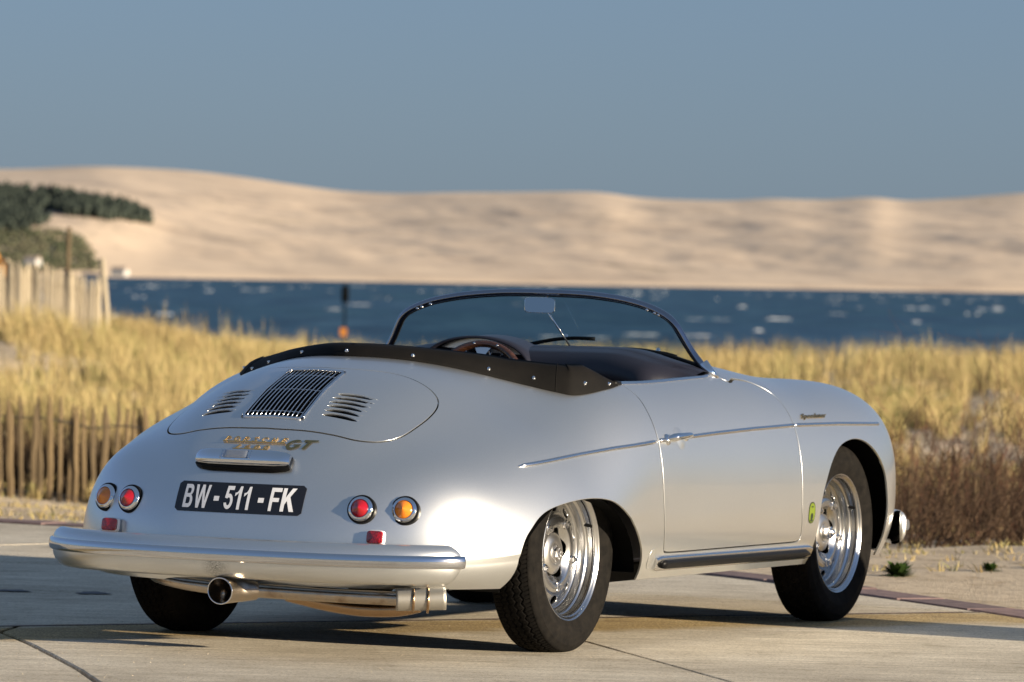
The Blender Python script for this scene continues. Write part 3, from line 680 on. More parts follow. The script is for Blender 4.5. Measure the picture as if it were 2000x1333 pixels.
# ------------------------------------------------------------------ underbody
def underbody():
    b = MB(); b.add(*box((.66, 0, .215), (1.9, 1.20, .05))); b.add(*box((-.48, 0, .30), (.56, .80, .09))); b.add(*box((2.2, 0, .26), (.9, .86, .10)))
    u = b.obj('floor_pan', M['under'], CAR, smooth=False)
    V, F = tube([(0, -.60, .29), (0, -.2, .26), (0, .2, .26), (0, .60, .29)], .035, 14); mesh_obj('rear_axle', V, F, M['under'], CAR)
    V, F = lathe([(0, -.10), (.09, -.10), (.12, 0), (.09, .10), (0, .10)], 20, 'x'); mesh_obj('gearbox', [(v[0]+.02, v[1], v[2]+.25) for v in V], F, M['under'], CAR)
    V, F = box((-.50, -.50, .245), (.26, .20, .07)); mesh_obj('heat_shield', V, F, M['under'], CAR, smooth=False)
    V, F = tube([(2.1, -.62, .27), (2.1, .62, .27)], .03, 12); mesh_obj('front_axle', V, F, M['under'], CAR)
    V, F = tube(spline([(.25, -.45, .20), (.37, -.46, .165), (.62, -.47, .162), (.70, -.47, .168)], 5), .034, 10); fix_normals(mesh_obj('heater_duct', V, F, M['under'], CAR))
    for xc, z0 in ((0, .30), (2.1, .30)):
        for s in (-1, 1):
            # inner arch liner
            V = []; F = []; k = 26
            ra = (.40, .44) if xc == 0 else (.43, .43)
            prof = [(ra[0]*.985, .765), (ra[0], .70), (ra[0], .48), (.20, .44), (.02, .43)]
            for i in range(k):
                t = R_(-108+216*i/(k-1))
                for r, y in prof:
                    if xc and t > .3: r *= .93
                    zz = z0-.06+r*math.cos(t)*(.62 if xc == 0 else .94); xx = xc+(.0 if xc else -.07)+r*math.sin(t); hb_ = on_side(xx, max(zz, .24), s); V.append((xx, s*min(y, (abs(hb_[0][1])-.012) if hb_ else .4), max(zz, .235)))
            n_ = len(prof)
            for i in range(k-1):
                for q in range(n_-1): F.append((i*n_+q, i*n_+q+1, (i+1)*n_+q+1, (i+1)*n_+q))
            mesh_obj('wheel_well', V, F, M['black'], CAR)
underbody()

# ------------------------------------------------------------------ wheels
TY, RM, HB = {}, {}, {}
def tyre_mesh():
    prof = [(.186, .048), (.196, .060), (.203, .0645), (.214, .0700), (.228, .0765), (.243, .0797), (.246, .0801), (.248, .0797), (.262, .0785), (.276, .0748), (.279, .0748), (.280, .0738), (.289, .0700), (.295, .0655), (.2985, .0605)]
    nT = 42; tw = np.linspace(.0585, -.0585, nT)
    pr = prof+[(None, w_) for w_ in tw]+[(r, -w_) for r, w_ in prof[::-1]]
    NA = 900; th = np.arange(NA)/NA*2*np.pi; V = []; k = len(pr)
    V = np.zeros((NA, k, 3)); ph = th/(2*np.pi)*68
    tri = lambda p: 2*np.abs(2*(p-np.floor(p+.5)))-1
    for j, (r, w_) in enumerate(pr):
        if r is None:
            r0 = .308-.0085*(w_/.0585)**2-.001*(abs(w_)/.0585)**6; dep = np.zeros(NA)
            for gk, wk in enumerate((-.0345, -.0115, .0115, .0345)):
                cw = wk+.0048*tri(ph+.25*gk); dd = np.abs(w_-cw); dep = np.maximum(dep, .0065*np.clip(1.6-dd/.0016, 0, 1))
            # fine sipes across the ribs
            sp = np.abs(((ph*2+w_*22) % 1)-.5); edge = abs(w_) > .044
            dep = np.maximum(dep, (.0035 if edge else .0022)*np.clip(1.2-sp/(.10 if edge else .07), 0, 1))
            rr_ = r0-dep
        else: rr_ = np.full(NA, r)
        V[:, j, 0] = rr_*np.sin(th); V[:, j, 1] = w_; V[:, j, 2] = rr_*np.cos(th)
    Vf = V.reshape(-1, 3).copy()
    low = Vf[:, 2] < -.300; Vf[low, 2] = -.300
    bl = np.clip((-.20-Vf[:, 2])/.1, 0, 1)*np.clip(1-np.abs(np.linalg.norm(Vf[:, [0, 2]], axis=1)-.262)/.05, 0, 1); Vf[:, 1] += np.sign(Vf[:, 1])*.006*bl*np.clip(1-np.abs(Vf[:, 0])/.2, 0, 1)
    i = np.arange(NA)[:, None]; j = np.arange(k-1)[None]; a = (i*k+j); b = (i*k+j+1); c = ((i+1) % NA*k+j+1); d_ = ((i+1) % NA*k+j)
    F = np.stack([a, b, c, d_], -1).reshape(-1, 4)
    return Vf, F[:, ::-1]
tv, tf = tyre_mesh()
tyre_me = bpy.data.meshes.new('tyre'); tyre_me.from_pydata(tv.tolist(), [], tf.tolist()); tyre_me.materials.append(M['rubber']); tyre_me.polygons.foreach_set('use_smooth', [True]*len(tyre_me.polygons)); tyre_me.set_sharp_from_angle(angle=R_(45))
def link_me(name, me, parent): o = bpy.data.objects.new(name, me); COL.objects.link(o); o.parent = parent; return o
def me_of(V, F, m, sharp=35, smooth=True):
    o = mesh_obj('tmp', V, F, m, None, smooth=smooth); fix_normals(o); me = o.data
    if smooth and sharp: me.set_sharp_from_angle(angle=R_(sharp))
    bpy.data.objects.remove(o); return me
# rim: outward is +y here
rim_prof = [(.186, .040), (.197, .0610), (.2020, .0655), (.2045, .0650), (.2050, .0625), (.2020, .0600)]
rim_prof = [(.2050, .0600), (.2052, .0640), (.2030, .0662), (.2000, .0655), (.1965, .0610), (.1925, .0570), (.1900, .0560), (.1885, .0530), (.1880, .0360), (.1860, .0320), (.1790, .0290), (.1765, .0250), (.1755, .0080), (.1730, .0020), (.1700, .0000), (.1660, -.0010), (.1640, -.006)]
rim_me = me_of(*lathe(rim_prof, 96), M['spun'], 40)
def disc_mesh():
    # annular disc with ten oval slots, cut from a polar sheet
    rs = np.concatenate([np.linspace(.066, .120, 16), np.linspace(.1215, .1685, 26)]); n = 360; V = []; 
    def yo(r): return np.interp(r, [.060, .070, .074, .080, .088, .094, .112, .120, .126, .152, .160, .1685], [.000, .003, .006, .010, .0165, .019, .019, .0165, .010, .0035, .0, -.004])
    th = np.arange(n)/n*2*np.pi; A, B_ = np.meshgrid(th, rs, indexing='ij'); V = np.stack([B_*np.sin(A), yo(B_), B_*np.cos(A)], -1).reshape(-1, 3); k = len(rs)
    i = np.arange(n)[:, None]; j = np.arange(k-1)[None]; a = (i*k+j); b = (i*k+j+1); c = ((i+1) % n*k+j+1); d_ = ((i+1) % n*k+j)
    T = np.concatenate([np.stack([a, b, c], -1).reshape(-1, 3), np.stack([a, c, d_], -1).reshape(-1, 3)])
    fn = np.cross(V[T[:, 1]]-V[T[:, 0]], V[T[:, 2]]-V[T[:, 0]])
    if fn[:, 1].sum() < 0: T = T[:, ::-1]; fn = -fn
    N = np.zeros_like(V)
    for q in range(3): np.add.at(N, T[:, q], fn)
    N /= np.linalg.norm(N, axis=1)[:, None]
    ms = (V, N, T); f = np.full(len(V), 1.)
    for q in range(10):
        t = 2*math.pi*(q+.1)/10; u = V[:, 0]*math.cos(t)-V[:, 2]*math.sin(t); r = V[:, 0]*math.sin(t)+V[:, 2]*math.cos(t)-.1435
        g = (np.sqrt((u/.0235)**2+(r/.0145)**2)-1)*.0145; g = np.where(r > -.1, g, 1.); f = np.minimum(f, g)
    ms = cut(ms, f); f = np.full(len(ms[0]), 1.)
    # lobed centre opening
    rr_ = np.hypot(ms[0][:, 0], ms[0][:, 2]); aa = np.arctan2(ms[0][:, 0], ms[0][:, 2]); ms = cut(ms, rr_-(.0745-.0065*np.cos(5*(aa-R_(30)))))
    V, N, T = flange(ms, .008, .0015); return V, N, T
dv, dn, dt = disc_mesh(); o = mesh_obj('tmp', dv, dt, M['spun'], None, normals=dn); disc_me = o.data; bpy.data.objects.remove(o)
drum_me = me_of(*lathe([(.0, .014), (.030, .014), (.032, .012), (.040, .013), (.052, .011), (.064, .004), (.0665, -.004), (.070, -.030)], 60), mat('cast_drum', (.60, .58, .55), .30, 1.), 40)
well_me = me_of(*lathe([(.169, -.006), (.171, -.055), (.05, -.055)], 48), M['black'])
nutb = MB()
nutb.add(*lathe([(.0, .015), (.0055, .015), (.0058, .011), (.0105, .011), (.0112, .009), (.0112, .0)], 6)); nutb.add(*lathe([(.0112, .0035), (.0150, .0025), (.0155, -.004)], 20))
nut_me = me_of(nutb.V, nutb.F, M['alu'], 30); stud_me = me_of(*lathe([(0, .0175), (.0042, .0172), (.0046, .0145)], 12), M['black_rubber'])
capr = me_of(*lathe([(0, .020), (.007, .020), (.008, .016), (.0155, .016), (.017, .013), (.017, .004), (.024, .004), (.026, .0), (.026, -.006)], 6), M['alu'], 30)
capf = me_of(*lathe([(0, .040), (.006, .0385), (.0125, .034), (.014, .028), (.0155, .027), (.0205, .026), (.0215, .022), (.0215, -.002), (.030, -.006)], 36), M['alu'], 40)
valve_me = me_of(*tube([(0, 0, 0), (-.004, .018, -.004), (-.008, .034, -.006)], .0042, 10), M['black_rubber'])
def wheel(x, s, front):
    w_ = empty('wheel', (x, s*.636 if not front else s*.651, .300), CAR)
    if s < 0: w_.rotation_euler = (0, 0, math.pi)
    w_.rotation_euler = (R_(1.2)*0, 0, math.pi if s < 0 else 0)
    t = link_me('tyre', tyre_me, w_); r = link_me('rim', rim_me, w_); d_ = link_me('disc', disc_me, w_)
    h = link_me('brake_drum', drum_me, w_); link_me('rim_well', well_me, w_)
    for k in range(5):
        a_ = R_(30+72*k)*(1 if s > 0 else 1); nb = link_me('wheel_nut', nut_me, w_); nb.location = (.1025*math.sin(a_)*(-1 if s < 0 else 1), .0195, .1025*math.cos(a_))
    c = link_me('hub_nut' if not front else 'hub_cap', capr if not front else capf, w_); c.location = (0, .012, 0)
    v = link_me('valve', valve_me, w_); v.location = (-.1835*math.sin(R_(62)), .020, .1835*math.cos(R_(62)))
    return w_
for x, fr_ in ((0, False), (2.1, True)):
    for s in (-1, 1): wheel(x, s, fr_)

# ------------------------------------------------------------------ windscreen
def wx(y, z): return 1.349-.4*y*y-.5*(z-.85)
oy = [(0, 1.108), (.12, 1.1065), (.2, 1.102), (.3, 1.091), (.385, 1.074), (.44, 1.056), (.485, 1.034), (.512, 1.010), (.530, .982), (.548, .950), (.570, .915), (.600, .878), (.637, .829)]
half = spline(oy, 6); outer = np.concatenate([(half*[-1, 1])[::-1][:-1], half]); inn = outer.copy()
fp = np.array([(wx(y, z), y, z) for y, z in outer])
ctr = np.array([1.25, 0, .93]); up_ = fp-ctr; nrm = np.array([-.88, 0, -.45])
p, t, s_, u_ = frames(fp, up=(-.894, 0, -.447))
# s_ lies in the screen plane, pull the tube inwards by its radius
sg = np.sign(((fp-ctr)*s_).sum(1)); inward = -s_*sg[:, None]; fpi = fp+inward*.010
V, F = sweep(fpi, [(.0105*math.cos(a_), .013*math.sin(a_)) for a_ in np.linspace(0, 2*math.pi, 15)[:-1]], up=(-.894, 0, -.447))
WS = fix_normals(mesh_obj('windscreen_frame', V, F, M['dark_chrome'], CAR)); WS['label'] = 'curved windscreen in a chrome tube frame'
gi = fp+inward*.020; V, F = sweep(gi, [(-.004, -.005), (.004, -.005), (.004, .005), (-.004, .005)], up=(-.894, 0, -.447)); mesh_obj('screen_seal', V, F, M['black_rubber'], WS, smooth=False)
def zbase(y): P = on_top(wx(y, .87), y); return P[0][2]
by = np.linspace(-.628, .628, 61)
def wbase(y):
    z = .86
    for _ in range(4): h = on_top(wx(y, z), y); z = h[0][2]
    return h[0]
base = np.array([wbase(y) for y in by])
V, F = sweep(base+[0, 0, .003], [(-.012, -.004), (-.010, .006), (-.004, .010), (.004, .010), (.010, .006), (.012, -.004)]); fix_normals(mesh_obj('screen_base_seal', V, F, M['black_rubber'], WS))
# glass pane
gz = []; V = []; F = []; ny, nz = 61, 14
for i, y in enumerate(np.linspace(-.622, .622, ny)):
    zb_ = wbase(y)[2]; k = np.interp(abs(y), half[:, 0], half[:, 1])-.006; k = max(k, zb_+.001)
    for j in range(nz): z = zb_+(k-zb_)*j/(nz-1); V.append((wx(y, z), y, z))
for i in range(ny-1):
    for j in range(nz-1): q = i*nz+j; F.append((q, q+nz, q+nz+1, q+1))
gl = fix_normals(mesh_obj('glass', V, F, M['glass'], WS))
# frame brackets and foot sleeves
for s in (-1, 1):
    for y, z in ((s*.605, .872),):
        c = np.array([wx(y, z), y, z]); d_ = np.array([wx(s*.635, .832), s*.635, .832])-c
        V, F = tube([c-d_*.25, c+d_*1.15], .0155, 14); fix_normals(mesh_obj('frame_foot', V, F, M['chrome'], WS))
    for y in (.40, .43, .445):
        z = float(np.interp(y, half[:, 0], half[:, 1]))-.02; c = np.array([wx(y, z)-.015, s*y, z]); V, F = lathe([(0, .006), (.004, .005), (.006, 0)], 10, 'x'); mesh_obj('frame_screw', [(c[0]-v[0], c[1]+v[1], c[2]+v[2]) for v in V], F, M['chrome'], WS)
# mirror
mc = np.array([1.185, 0.0, 1.056]); A = obj_matrix(mc, (-.91, -.40, .05)); k = 44
ring = []
for i in range(k):
    t_ = 2*math.pi*i/k; e = 6.; ring.append((.051*abs(math.cos(t_))**(2/e)*np.sign(math.cos(t_)), .0258*abs(math.sin(t_))**(2/e)*np.sign(math.sin(t_))))
V = []; F = []
for sc_, z_ in ((0, -.012), (.8, -.012), (1, -.006), (1.0, .0015), (.965, .003)): V += [A @ Vector((a_*sc_, b_*sc_, z_)) for a_, b_ in ring]
for q in range(4):
    for i in range(k): j = (i+1) % k; F.append((q*k+i, q*k+j, (q+1)*k+j, (q+1)*k+i))
MR = fix_normals(mesh_obj('rear_view_mirror', V, F, M['chrome'], CAR, sharp=50))
mesh_obj('mirror_glass', [A @ Vector((a_*.96, b_*.96, .0026)) for a_, b_ in ring], [tuple(range(k))], M['mirror'], MR, smooth=False)
st0 = np.array([1.275, -.085, .905]); V, F = tube([mc+[.01, -.025, -.02], st0], .0032, 8); mesh_obj('mirror_stem', V, F, M['chrome'], MR)
V, F = lathe([(0, .012), (.006, .010), (.011, .004), (.012, 0)], 16, 'z'); mesh_obj('stem_foot', [tuple(st0+np.array(v)) for v in V], F, M['chrome'], MR)
V, F = tube([mc+[.01, -.01, .02], (wx(0, 1.09), -.012, 1.09)], .003, 8); mesh_obj('upper_stem', V, F, M['chrome'], MR)
# wipers (outside the glass)
def wiper(y0, z0, y1, z1, lift=.012):
    a_ = np.array([wx(y0, z0)+lift, y0, z0]); b_ = np.array([wx(y1, z1)+lift, y1, z1]); pth = [a_+(b_-a_)*t+np.array([0, 0, .010*math.sin(math.pi*t)]) for t in np.linspace(0, 1, 14)]
    pth = [np.array([wx(q[1], q[2])+lift, q[1], q[2]]) for q in pth]
    V, F = sweep(pth, [(-.003, -.008), (.003, -.008), (.004, .004), (-.004, .004)]); wb = mesh_obj('wiper', V, F, M['black_rubber'], CAR)
    m_ = pth[7]; arm0 = np.array([wx(y0+.10, z0-.025)+.02, y0+.10, z0-.022]); V, F = tube([arm0, m_+[.012, 0, .004]], .0032, 8); mesh_obj('wiper_arm', V, F, M['chrome'], wb)
    V, F = lathe([(0, .014), (.005, .012), (.008, .004), (.008, 0)], 12, 'z'); mesh_obj('wiper_pivot', [tuple(m_+np.array([.01, 0, 0])+np.array(v)) for v in V], F, M['chrome'], wb)
wiper(.10, .925, -.150, .950); wiper(-.30, .905, -.475, .900)

# ------------------------------------------------------------------ dash, cowl padding, steering wheel
def dash():
    V = []; F = []; ys = np.linspace(-.622, .622, 71)
    prof = [(-.008, .0), (-.05, .010), (-.11, .013), (-.165, .006), (-.170, .003), (-.175, .006), (-.225, -.008), (-.255, -.026), (-.272, -.052), (-.270, -.085), (-.25, -.16), (-.25, -.24)]
    for y in ys:
        B_ = wbase(y); taper = 1-.45*sm(.45, .63, abs(y)); fl = .004 if abs(y) > .5 else 0
        for a_, b_ in prof: V.append((B_[0]+a_*taper, y*(1 if a_ > -.2 else .985), B_[2]+b_-.006*sm(.3, .6, abs(y))+.002))
    k = len(prof)
    for i in range(len(ys)-1):
        for j in range(k-1): F.append((i*k+j, i*k+j+1, (i+1)*k+j+1, (i+1)*k+j))
    d_ = fix_normals(mesh_obj('dashboard', V, F, M['vinyl'], CAR))
    # instrument hood
    V = []; F = []; n_ = 25; yc, hw, hh = .165, .205, .115; zc = .835
    for q, (x, sc, dz) in enumerate(((1.24, .80, .02), (1.20, .93, .012), (1.10, 1.0, .0), (1.045, 1.02, -.002), (1.035, 1.0, -.006), (1.04, .955, -.004), (1.10, .94, 0))):
        for i in range(n_): t_ = math.pi*i/(n_-1); V.append((x, yc+hw*sc*math.cos(t_), zc+dz+hh*sc*math.sin(t_)**.85))
    for q in range(6):
        for i in range(n_-1): F.append((q*n_+i, q*n_+i+1, (q+1)*n_+i+1, (q+1)*n_+i))
    fix_normals(mesh_obj('instrument_hood', V, F, M['vinyl'], d_))
    V = [(1.075, yc+hw*.94, .72), (1.075, yc-hw*.94-.0, .72)]+[(1.075, yc+hw*.94*math.cos(math.pi*(1-i/24)), zc+hh*.94*math.sin(math.pi*(1-i/24))**.85) for i in range(25)]; mesh_obj('dash_panel', V, [tuple(range(len(V)))], M['paint'], d_, smooth=False)
    for y, z, r in ((.265, .855, .040), (.165, .875, .050), (.06, .855, .040)):
        V, F = lathe([(r*.86, .004), (r*.9, .012), (r, .012), (r*1.04, .0)], 36, 'x'); g = mesh_obj('gauge', [(1.074-v[0], y+v[1], z+v[2]) for v in V], F, M['chrome'], d_)
        mesh_obj('gauge_face', [(1.068, y+r*.88*math.cos(t_), z+r*.88*math.sin(t_)) for t_ in np.linspace(0, 2*math.pi, 25)[:-1]], [tuple(range(24))], M['plate'], g, smooth=False)
    return d_
DASH = dash()
def steering():
    c = np.array([.955, .125, .772]); nrm_ = Vector((-.90, 0, .43)); A = obj_matrix(c, nrm_)
    R0 = .168; pth = [A @ Vector((R0*math.cos(t_), R0*math.sin(t_), 0)) for t_ in np.linspace(0, 2*math.pi, 73)[:-1]]
    V, F = sweep([tuple(q) for q in pth], circ(.0125, 12), up=tuple(nrm_), closed=True); sw = mesh_obj('steering_wheel', V, F, M['wood'], CAR)
    for ang in (90, 210, 330):
        a_ = R_(ang); V = []; F = []
        for z_ in (-.0015, .0015):
            for r, w_ in ((.03, .020), (.09, .014), (.13, .015), (.152, .028), (.167, .042)):
                for s in (-1, 1): V.append(A @ Vector((r*math.cos(a_)-s*w_*math.sin(a_), r*math.sin(a_)+s*w_*math.cos(a_), z_)))
        for L in (0, 10):
            for q in range(4): b0 = L+q*2; F.append((b0, b0+1, b0+3, b0+2))
        for q in range(4):
            for s in (0, 1): b0 = q*2+s; F.append((b0, b0+2, b0+12, b0+10))
        fix_normals(mesh_obj('spoke', V, F, M['alu'], sw, smooth=False))
    V, F = lathe([(0, .012), (.03, .010), (.036, 0)], 24, 'z'); mesh_obj('horn_button', [A @ Vector(v) for v in V], F, M['black_rubber'], sw)
    V, F = tube([A @ Vector((0, 0, -.01)), A @ Vector((0, 0, -.28))], .02, 10); mesh_obj('steering_column', V, F, M['black'], sw)
    for k in range(12):
        t_ = 2*math.pi*(k+.35)/12; q = A @ Vector((R0*math.cos(t_), R0*math.sin(t_), .0118)); V, F = lathe([(0, .002), (.004, .001), (.0045, -.001)], 8, 'z'); B_ = obj_matrix(q, nrm_); mesh_obj('rivet', [B_ @ Vector(v) for v in V], F, M['alu'], sw)
steering()
# interior tub, seats
def interior():
    b = MB()
    x0, x1 = -.15, 1.28
    for s in (-1, 1):
        V = []; F = []; xs = np.linspace(.36, 1.18, 20)
        for x in xs:
            yy = float(np.interp(x, [.36, .4, .8, 1.18], [.640, .648, .645, .625])); ztop = on_top(x, s*(yy+.004))[0][2]
            V += [(x, s*(yy+.002), ztop-.010), (x, s*(yy-.012), ztop-.012), (x, s*(yy-.03), ztop-.04), (x, s*(yy-.03), .25)]
        for i in range(19):
            for j in range(3): F.append((i*4+j, i*4+j+1, (i+1)*4+j+1, (i+1)*4+j))
        mesh_obj('door_lining', V, F, M['vinyl'], CAR)
        # bright capping along the door top
        pts = []
        for x in np.linspace(.405, 1.16, 30): yy = float(np.interp(x, [.405, .6, .8, 1.1, 1.16], [.653, .655, .650, .639, .629])); P, n = on_top(x, s*yy); pts.append((P, n))
        surf_strip('door_capping', pts, [(-.009, -.001), (-.007, .003), (0, .0045), (.007, .003), (.009, -.001)], M['alu'], CAR)
    b.add(*box((.56, 0, .245), (1.45, 1.2, .01))); b.add(*box((-.10, 0, .50), (.01, .9, .46)))
    b.obj('cockpit_floor', M['black'], CAR, smooth=False)
    for y in (-.30, .30):
        V = []; F = []; 
        # seat shell: lofted cushion and back
        rows = [(.86, .40, .20), (.84, .44, .23), (.70, .46, .24), (.50, .43, .23), (.38, .44, .22), (.30, .52, .22), (.25, .62, .21), (.215, .70, .18), (.205, .735, .12), (.19, .74, .10), (.17, .70, .17), (.19, .5, .2), (.22, .36, .2)]
        for x, z, w_ in rows:
            for k in range(9): u = -1+k/4; V.append((x, y+w_*u, z+.035*abs(u)**3))
        for i in range(len(rows)-1):
            for k in range(8): F.append((i*9+k, i*9+k+1, (i+1)*9+k+1, (i+1)*9+k))
        fix_normals(mesh_obj('seat', V, F, M['vinyl'], CAR))
interior()
# hood cover: black canvas band round the back of the cockpit
def cover():
    lo = [(.385, .664), (.311, .667), (.213, .652), (.151, .622), (.122, .575), (.085, .50), (.035, .425), (-.03, .340), (-.09, .25), (-.145, .15), (-.18, .06), (-.190, 0)]
    ll = spline([(.385, .650), (.311, .620), (.213, .588), (.160, .560), (.122, .530), (.085, .482), (.035, .415), (-.03, .335), (-.09, .25), (-.145, .15), (-.18, .06), (-.190, 0)], 6)
    lo = spline(lo, 6)*[1, -1]; lo = np.concatenate([lo, ll[::-1][1:]])
    n_ = len(lo); V = []; F = []; s = np.linspace(0, 1, n_); P = []; 
    L = np.array([on_top(x, y)[0] for x, y in lo]); N = np.array([on_top(x, y)[1] for x, y in lo])
    cen_ = np.array([.45, 0]); ln = np.concatenate([[0], np.cumsum(np.linalg.norm(np.diff(L, axis=0), axis=1))]); ln = np.minimum(ln, ln[-1]-ln)
    tk = np.gradient(L, axis=0); tk /= np.linalg.norm(tk, axis=1)[:, None]; inn_ = np.cross(tk, N); 
    if inn_[n_//2][0] < 0: inn_ = -inn_
    k = 12
    for i in range(n_):
        d_ = ln[i]; h = np.interp(d_, [0, .06, .14, .24, .32, .45, .8], [.006, .022, .050, .060, .052, .036, .028])*(1 if i < n_//2 else np.interp(d_, [.3, .8], [.45, 1])); wd = np.interp(d_, [0, .06, .14, .24, .35, .6, 1.], [.012, .05, .095, .115, .10, .10, .13])
        prof = [(-.002, .0008), (-.0015, .003), (.005, h*.25), (.016, h*.62), (.034, h*.93), (.055, h), (.078, h*.97), (.6, h*.9), (.9, h*.7), (1.0, h*.2), (1.05, -.05), (1.05, -.12)]
        for q, (a_, b_) in enumerate(prof):
            aa = a_ if q < 2 else (a_*min(1, wd/.1) if q < 7 else wd*a_)
            V.append(L[i]+inn_[i]*aa+N[i]*0+np.array([0, 0, 1])*b_*(1 if q > 1 else 1)+(N[i]*.001))
    for i in range(n_-1):
        for j in range(k-1): F.append((i*k+j, i*k+j+1, (i+1)*k+j+1, (i+1)*k+j))
    F += [tuple(range(k)), tuple(range((n_-1)*k, n_*k))]
    cv = fix_normals(mesh_obj('hood_cover', V, F, M['canvas'], CAR)); cv['label'] = 'black canvas cover folded round the back of the cockpit'
    Vn = np.array(V).reshape(n_, k, 3)
    # seams across
    for d0 in (.30,):
        for i in (int(np.argmin(np.abs(ln[:n_//2]-d0))), n_-1-int(np.argmin(np.abs(ln[:n_//2]-d0)))):
            V2, F2 = tube([tuple(v) for v in Vn[i, 1:8]], .0014, 6); mesh_obj('seam', V2, F2, M['canvas'], cv)
    # press studs
    tot = ln[n_//2]
    for d0 in (0., .165, .40, .55, .735, .86):
        for i in sorted({int(np.argmin(np.abs(ln[:n_//2+1]-(tot-d0)))), n_-1-int(np.argmin(np.abs(ln[:n_//2+1]-(tot-d0))))}):
            f = .6; c = Vn[i, 2]*.35+Vn[i, 3]*.65; e1 = Vn[i, 3]-Vn[i, 2]; nn = np.cross(tk[i], e1); nn /= np.linalg.norm(nn)
            if nn@(-inn_[i]+np.array([0, 0, .3])) < 0: nn = -nn
            V2, F2 = lathe([(0, .0060), (.0025, .0055), (.0034, .0036), (.0027, .0022), (.0056, .0016), (.0062, 0)], 16, 'z'); A = obj_matrix(c, nn); mesh_obj('press_stud', [A @ Vector(v) for v in V2], F2, M['chrome'], cv)
    for s_ in (-1, 1):
        V2, F2 = tube([(.372, s_*.655, .822), (.395, s_*.655, .821), (.418, s_*.655, .820)], .0085, 10); mesh_obj('cover_clasp', V2, F2, M['black_rubber'], cv)
cover()

# ------------------------------------------------------------------ small marks on the flank
def side_text(txt, x0, x1, z0, z1, slant, m, parent, bold, thick, name='script_badge', s=-1):
    V, F = text_mesh(txt, 1., bold, .01); V[:, 0] += slant*V[:, 1]; V = norm_text(V); out = []
    for a_, b_, c_ in V:
        X = x0+(x1-x0)*a_ if s < 0 else x1-(x1-x0)*a_; P, n = on_side(X, z0+(z1-z0)*b_, s); out.append(P+n*(.0015+(thick if c_ > 0 else 0)))
    return mesh_obj(name, out, F, m, parent, smooth=False)
for s in (-1, 1): side_text('Speedster', 1.622, 1.868, .6945, .7135, .45, M['gold_dark'], CAR, .012, .003, s=s)
def oval(name, rx, rz, lift, m, par, cx=1.606, cz=.388, n=36, e=2.6):
    V = []
    for i in range(n): t_ = 2*math.pi*i/n; P, nn = on_side(cx+rx*abs(math.cos(t_))**(2/e)*np.sign(math.cos(t_)), cz+rz*abs(math.sin(t_))**(2/e)*np.sign(math.sin(t_)), -1); V.append(P+nn*lift)
    P, nn = on_side(cx, cz, -1); V.append(P+nn*lift); return fix_normals(mesh_obj(name, V, [(i, (i+1) % n, n) for i in range(n)], m, par, smooth=False))
sk = oval('sticker', .028, .036, .0006, M['sticker_black'], CAR); sk['label'] = 'small green oval sticker with a black edge'
oval('sticker_field', .024, .032, .0011, M['sticker_green'], sk); oval('sticker_emblem', .010, .011, .0016, M['sticker_black'], sk, cz=.376); oval('sticker_emblem', .013, .0035, .0016, M['sticker_black'], sk, cz=.362); oval('sticker_emblem', .009, .0022, .0016, M['sticker_black'], sk, cz=.408)
# headlamps and front details (seen only from a step to the side)
for s in (-1, 1):
    h = on_nose(s*.55, .58); P = h[0]; A = obj_matrix(P+np.array([-.125, -s*.03, -.02]), (.97, 0, .12))
    V, F = lathe([(.098, -.03), (.100, .02), (.094, .034), (.086, .038)], 48, 'z'); hb = mesh_obj('headlight', [A @ Vector(v) for v in V], F, M['chrome'], CAR)
    V, F = lathe([(.087, .036), (.07, .046), (.04, .053), (0, .056)], 40, 'z'); mesh_obj('headlight_glass', [A @ Vector(v) for v in V], F, M['clear'], hb)
#@@ENV@@
# ------------------------------------------------------------------ ground, pavement
Fh = np.array([math.cos(YAW), math.sin(YAW)]); Rh = np.array([math.sin(YAW), -math.cos(YAW)]); FP = 10318.
def uv2w(u, v): return CAM[:2]+Fh*u+Rh*v
def w2uv(x, y): d = np.array([x, y])-CAM[:2]; return d@Fh, d@Rh
def vnoise(x, y, seed=0):
    """smooth value noise, numpy arrays"""
    xi = np.floor(x).astype(np.int64); yi = np.floor(y).astype(np.int64); xf = x-xi; yf = y-yi; u = xf*xf*(3-2*xf); v = yf*yf*(3-2*yf)
    def h(a, b):
        n = (a*374761393+b*668265263+seed*974634777) & 0x7fffffff; n = ((n ^ (n >> 13))*1274126177) & 0x7fffffff; return ((n ^ (n >> 16)) & 0xffff)/65535.
    return (h(xi, yi)*(1-u)+h(xi+1, yi)*u)*(1-v)+(h(xi, yi+1)*(1-u)+h(xi+1, yi+1)*u)*v
def fbm(x, y, o=4, seed=0): return sum(vnoise(x*2**k, y*2**k, seed+k)*.5**k for k in range(o))/sum(.5**k for k in range(o))*2-1

kerb_in = spline([(-30, -16), (-14, -10.5), (-6, -6.6), (-1.5, -4.45), (.9, -3.05), (2.736, -1.159), (3.585, -.195), (4.13, .45), (4.62, 1.25), (5.10, 2.4), (5.42, 3.6), (5.56, 4.76), (5.55, 7), (5.0, 11), (3.5, 16), (-30, 22)], 3)
def off_poly(P, d):
    t = np.gradient(P, axis=0); t /= np.linalg.norm(t, axis=1)[:, None]; n = np.stack([t[:, 1], -t[:, 0]], 1); return P+n*d
def clipp(poly, a, b, c):
    """keep a*x+b*y>=c"""
    out = []; n = len(poly)
    for i in range(n):
        p, q = poly[i], poly[(i+1) % n]; fp_, fq = a*p[0]+b*p[1]-c, a*q[0]+b*q[1]-c
        if fp_ >= 0: out.append(tuple(p))
        if (fp_ >= 0) != (fq >= 0): t = fp_/(fp_-fq); out.append((p[0]+(q[0]-p[0])*t, p[1]+(q[1]-p[1])*t))
    return out
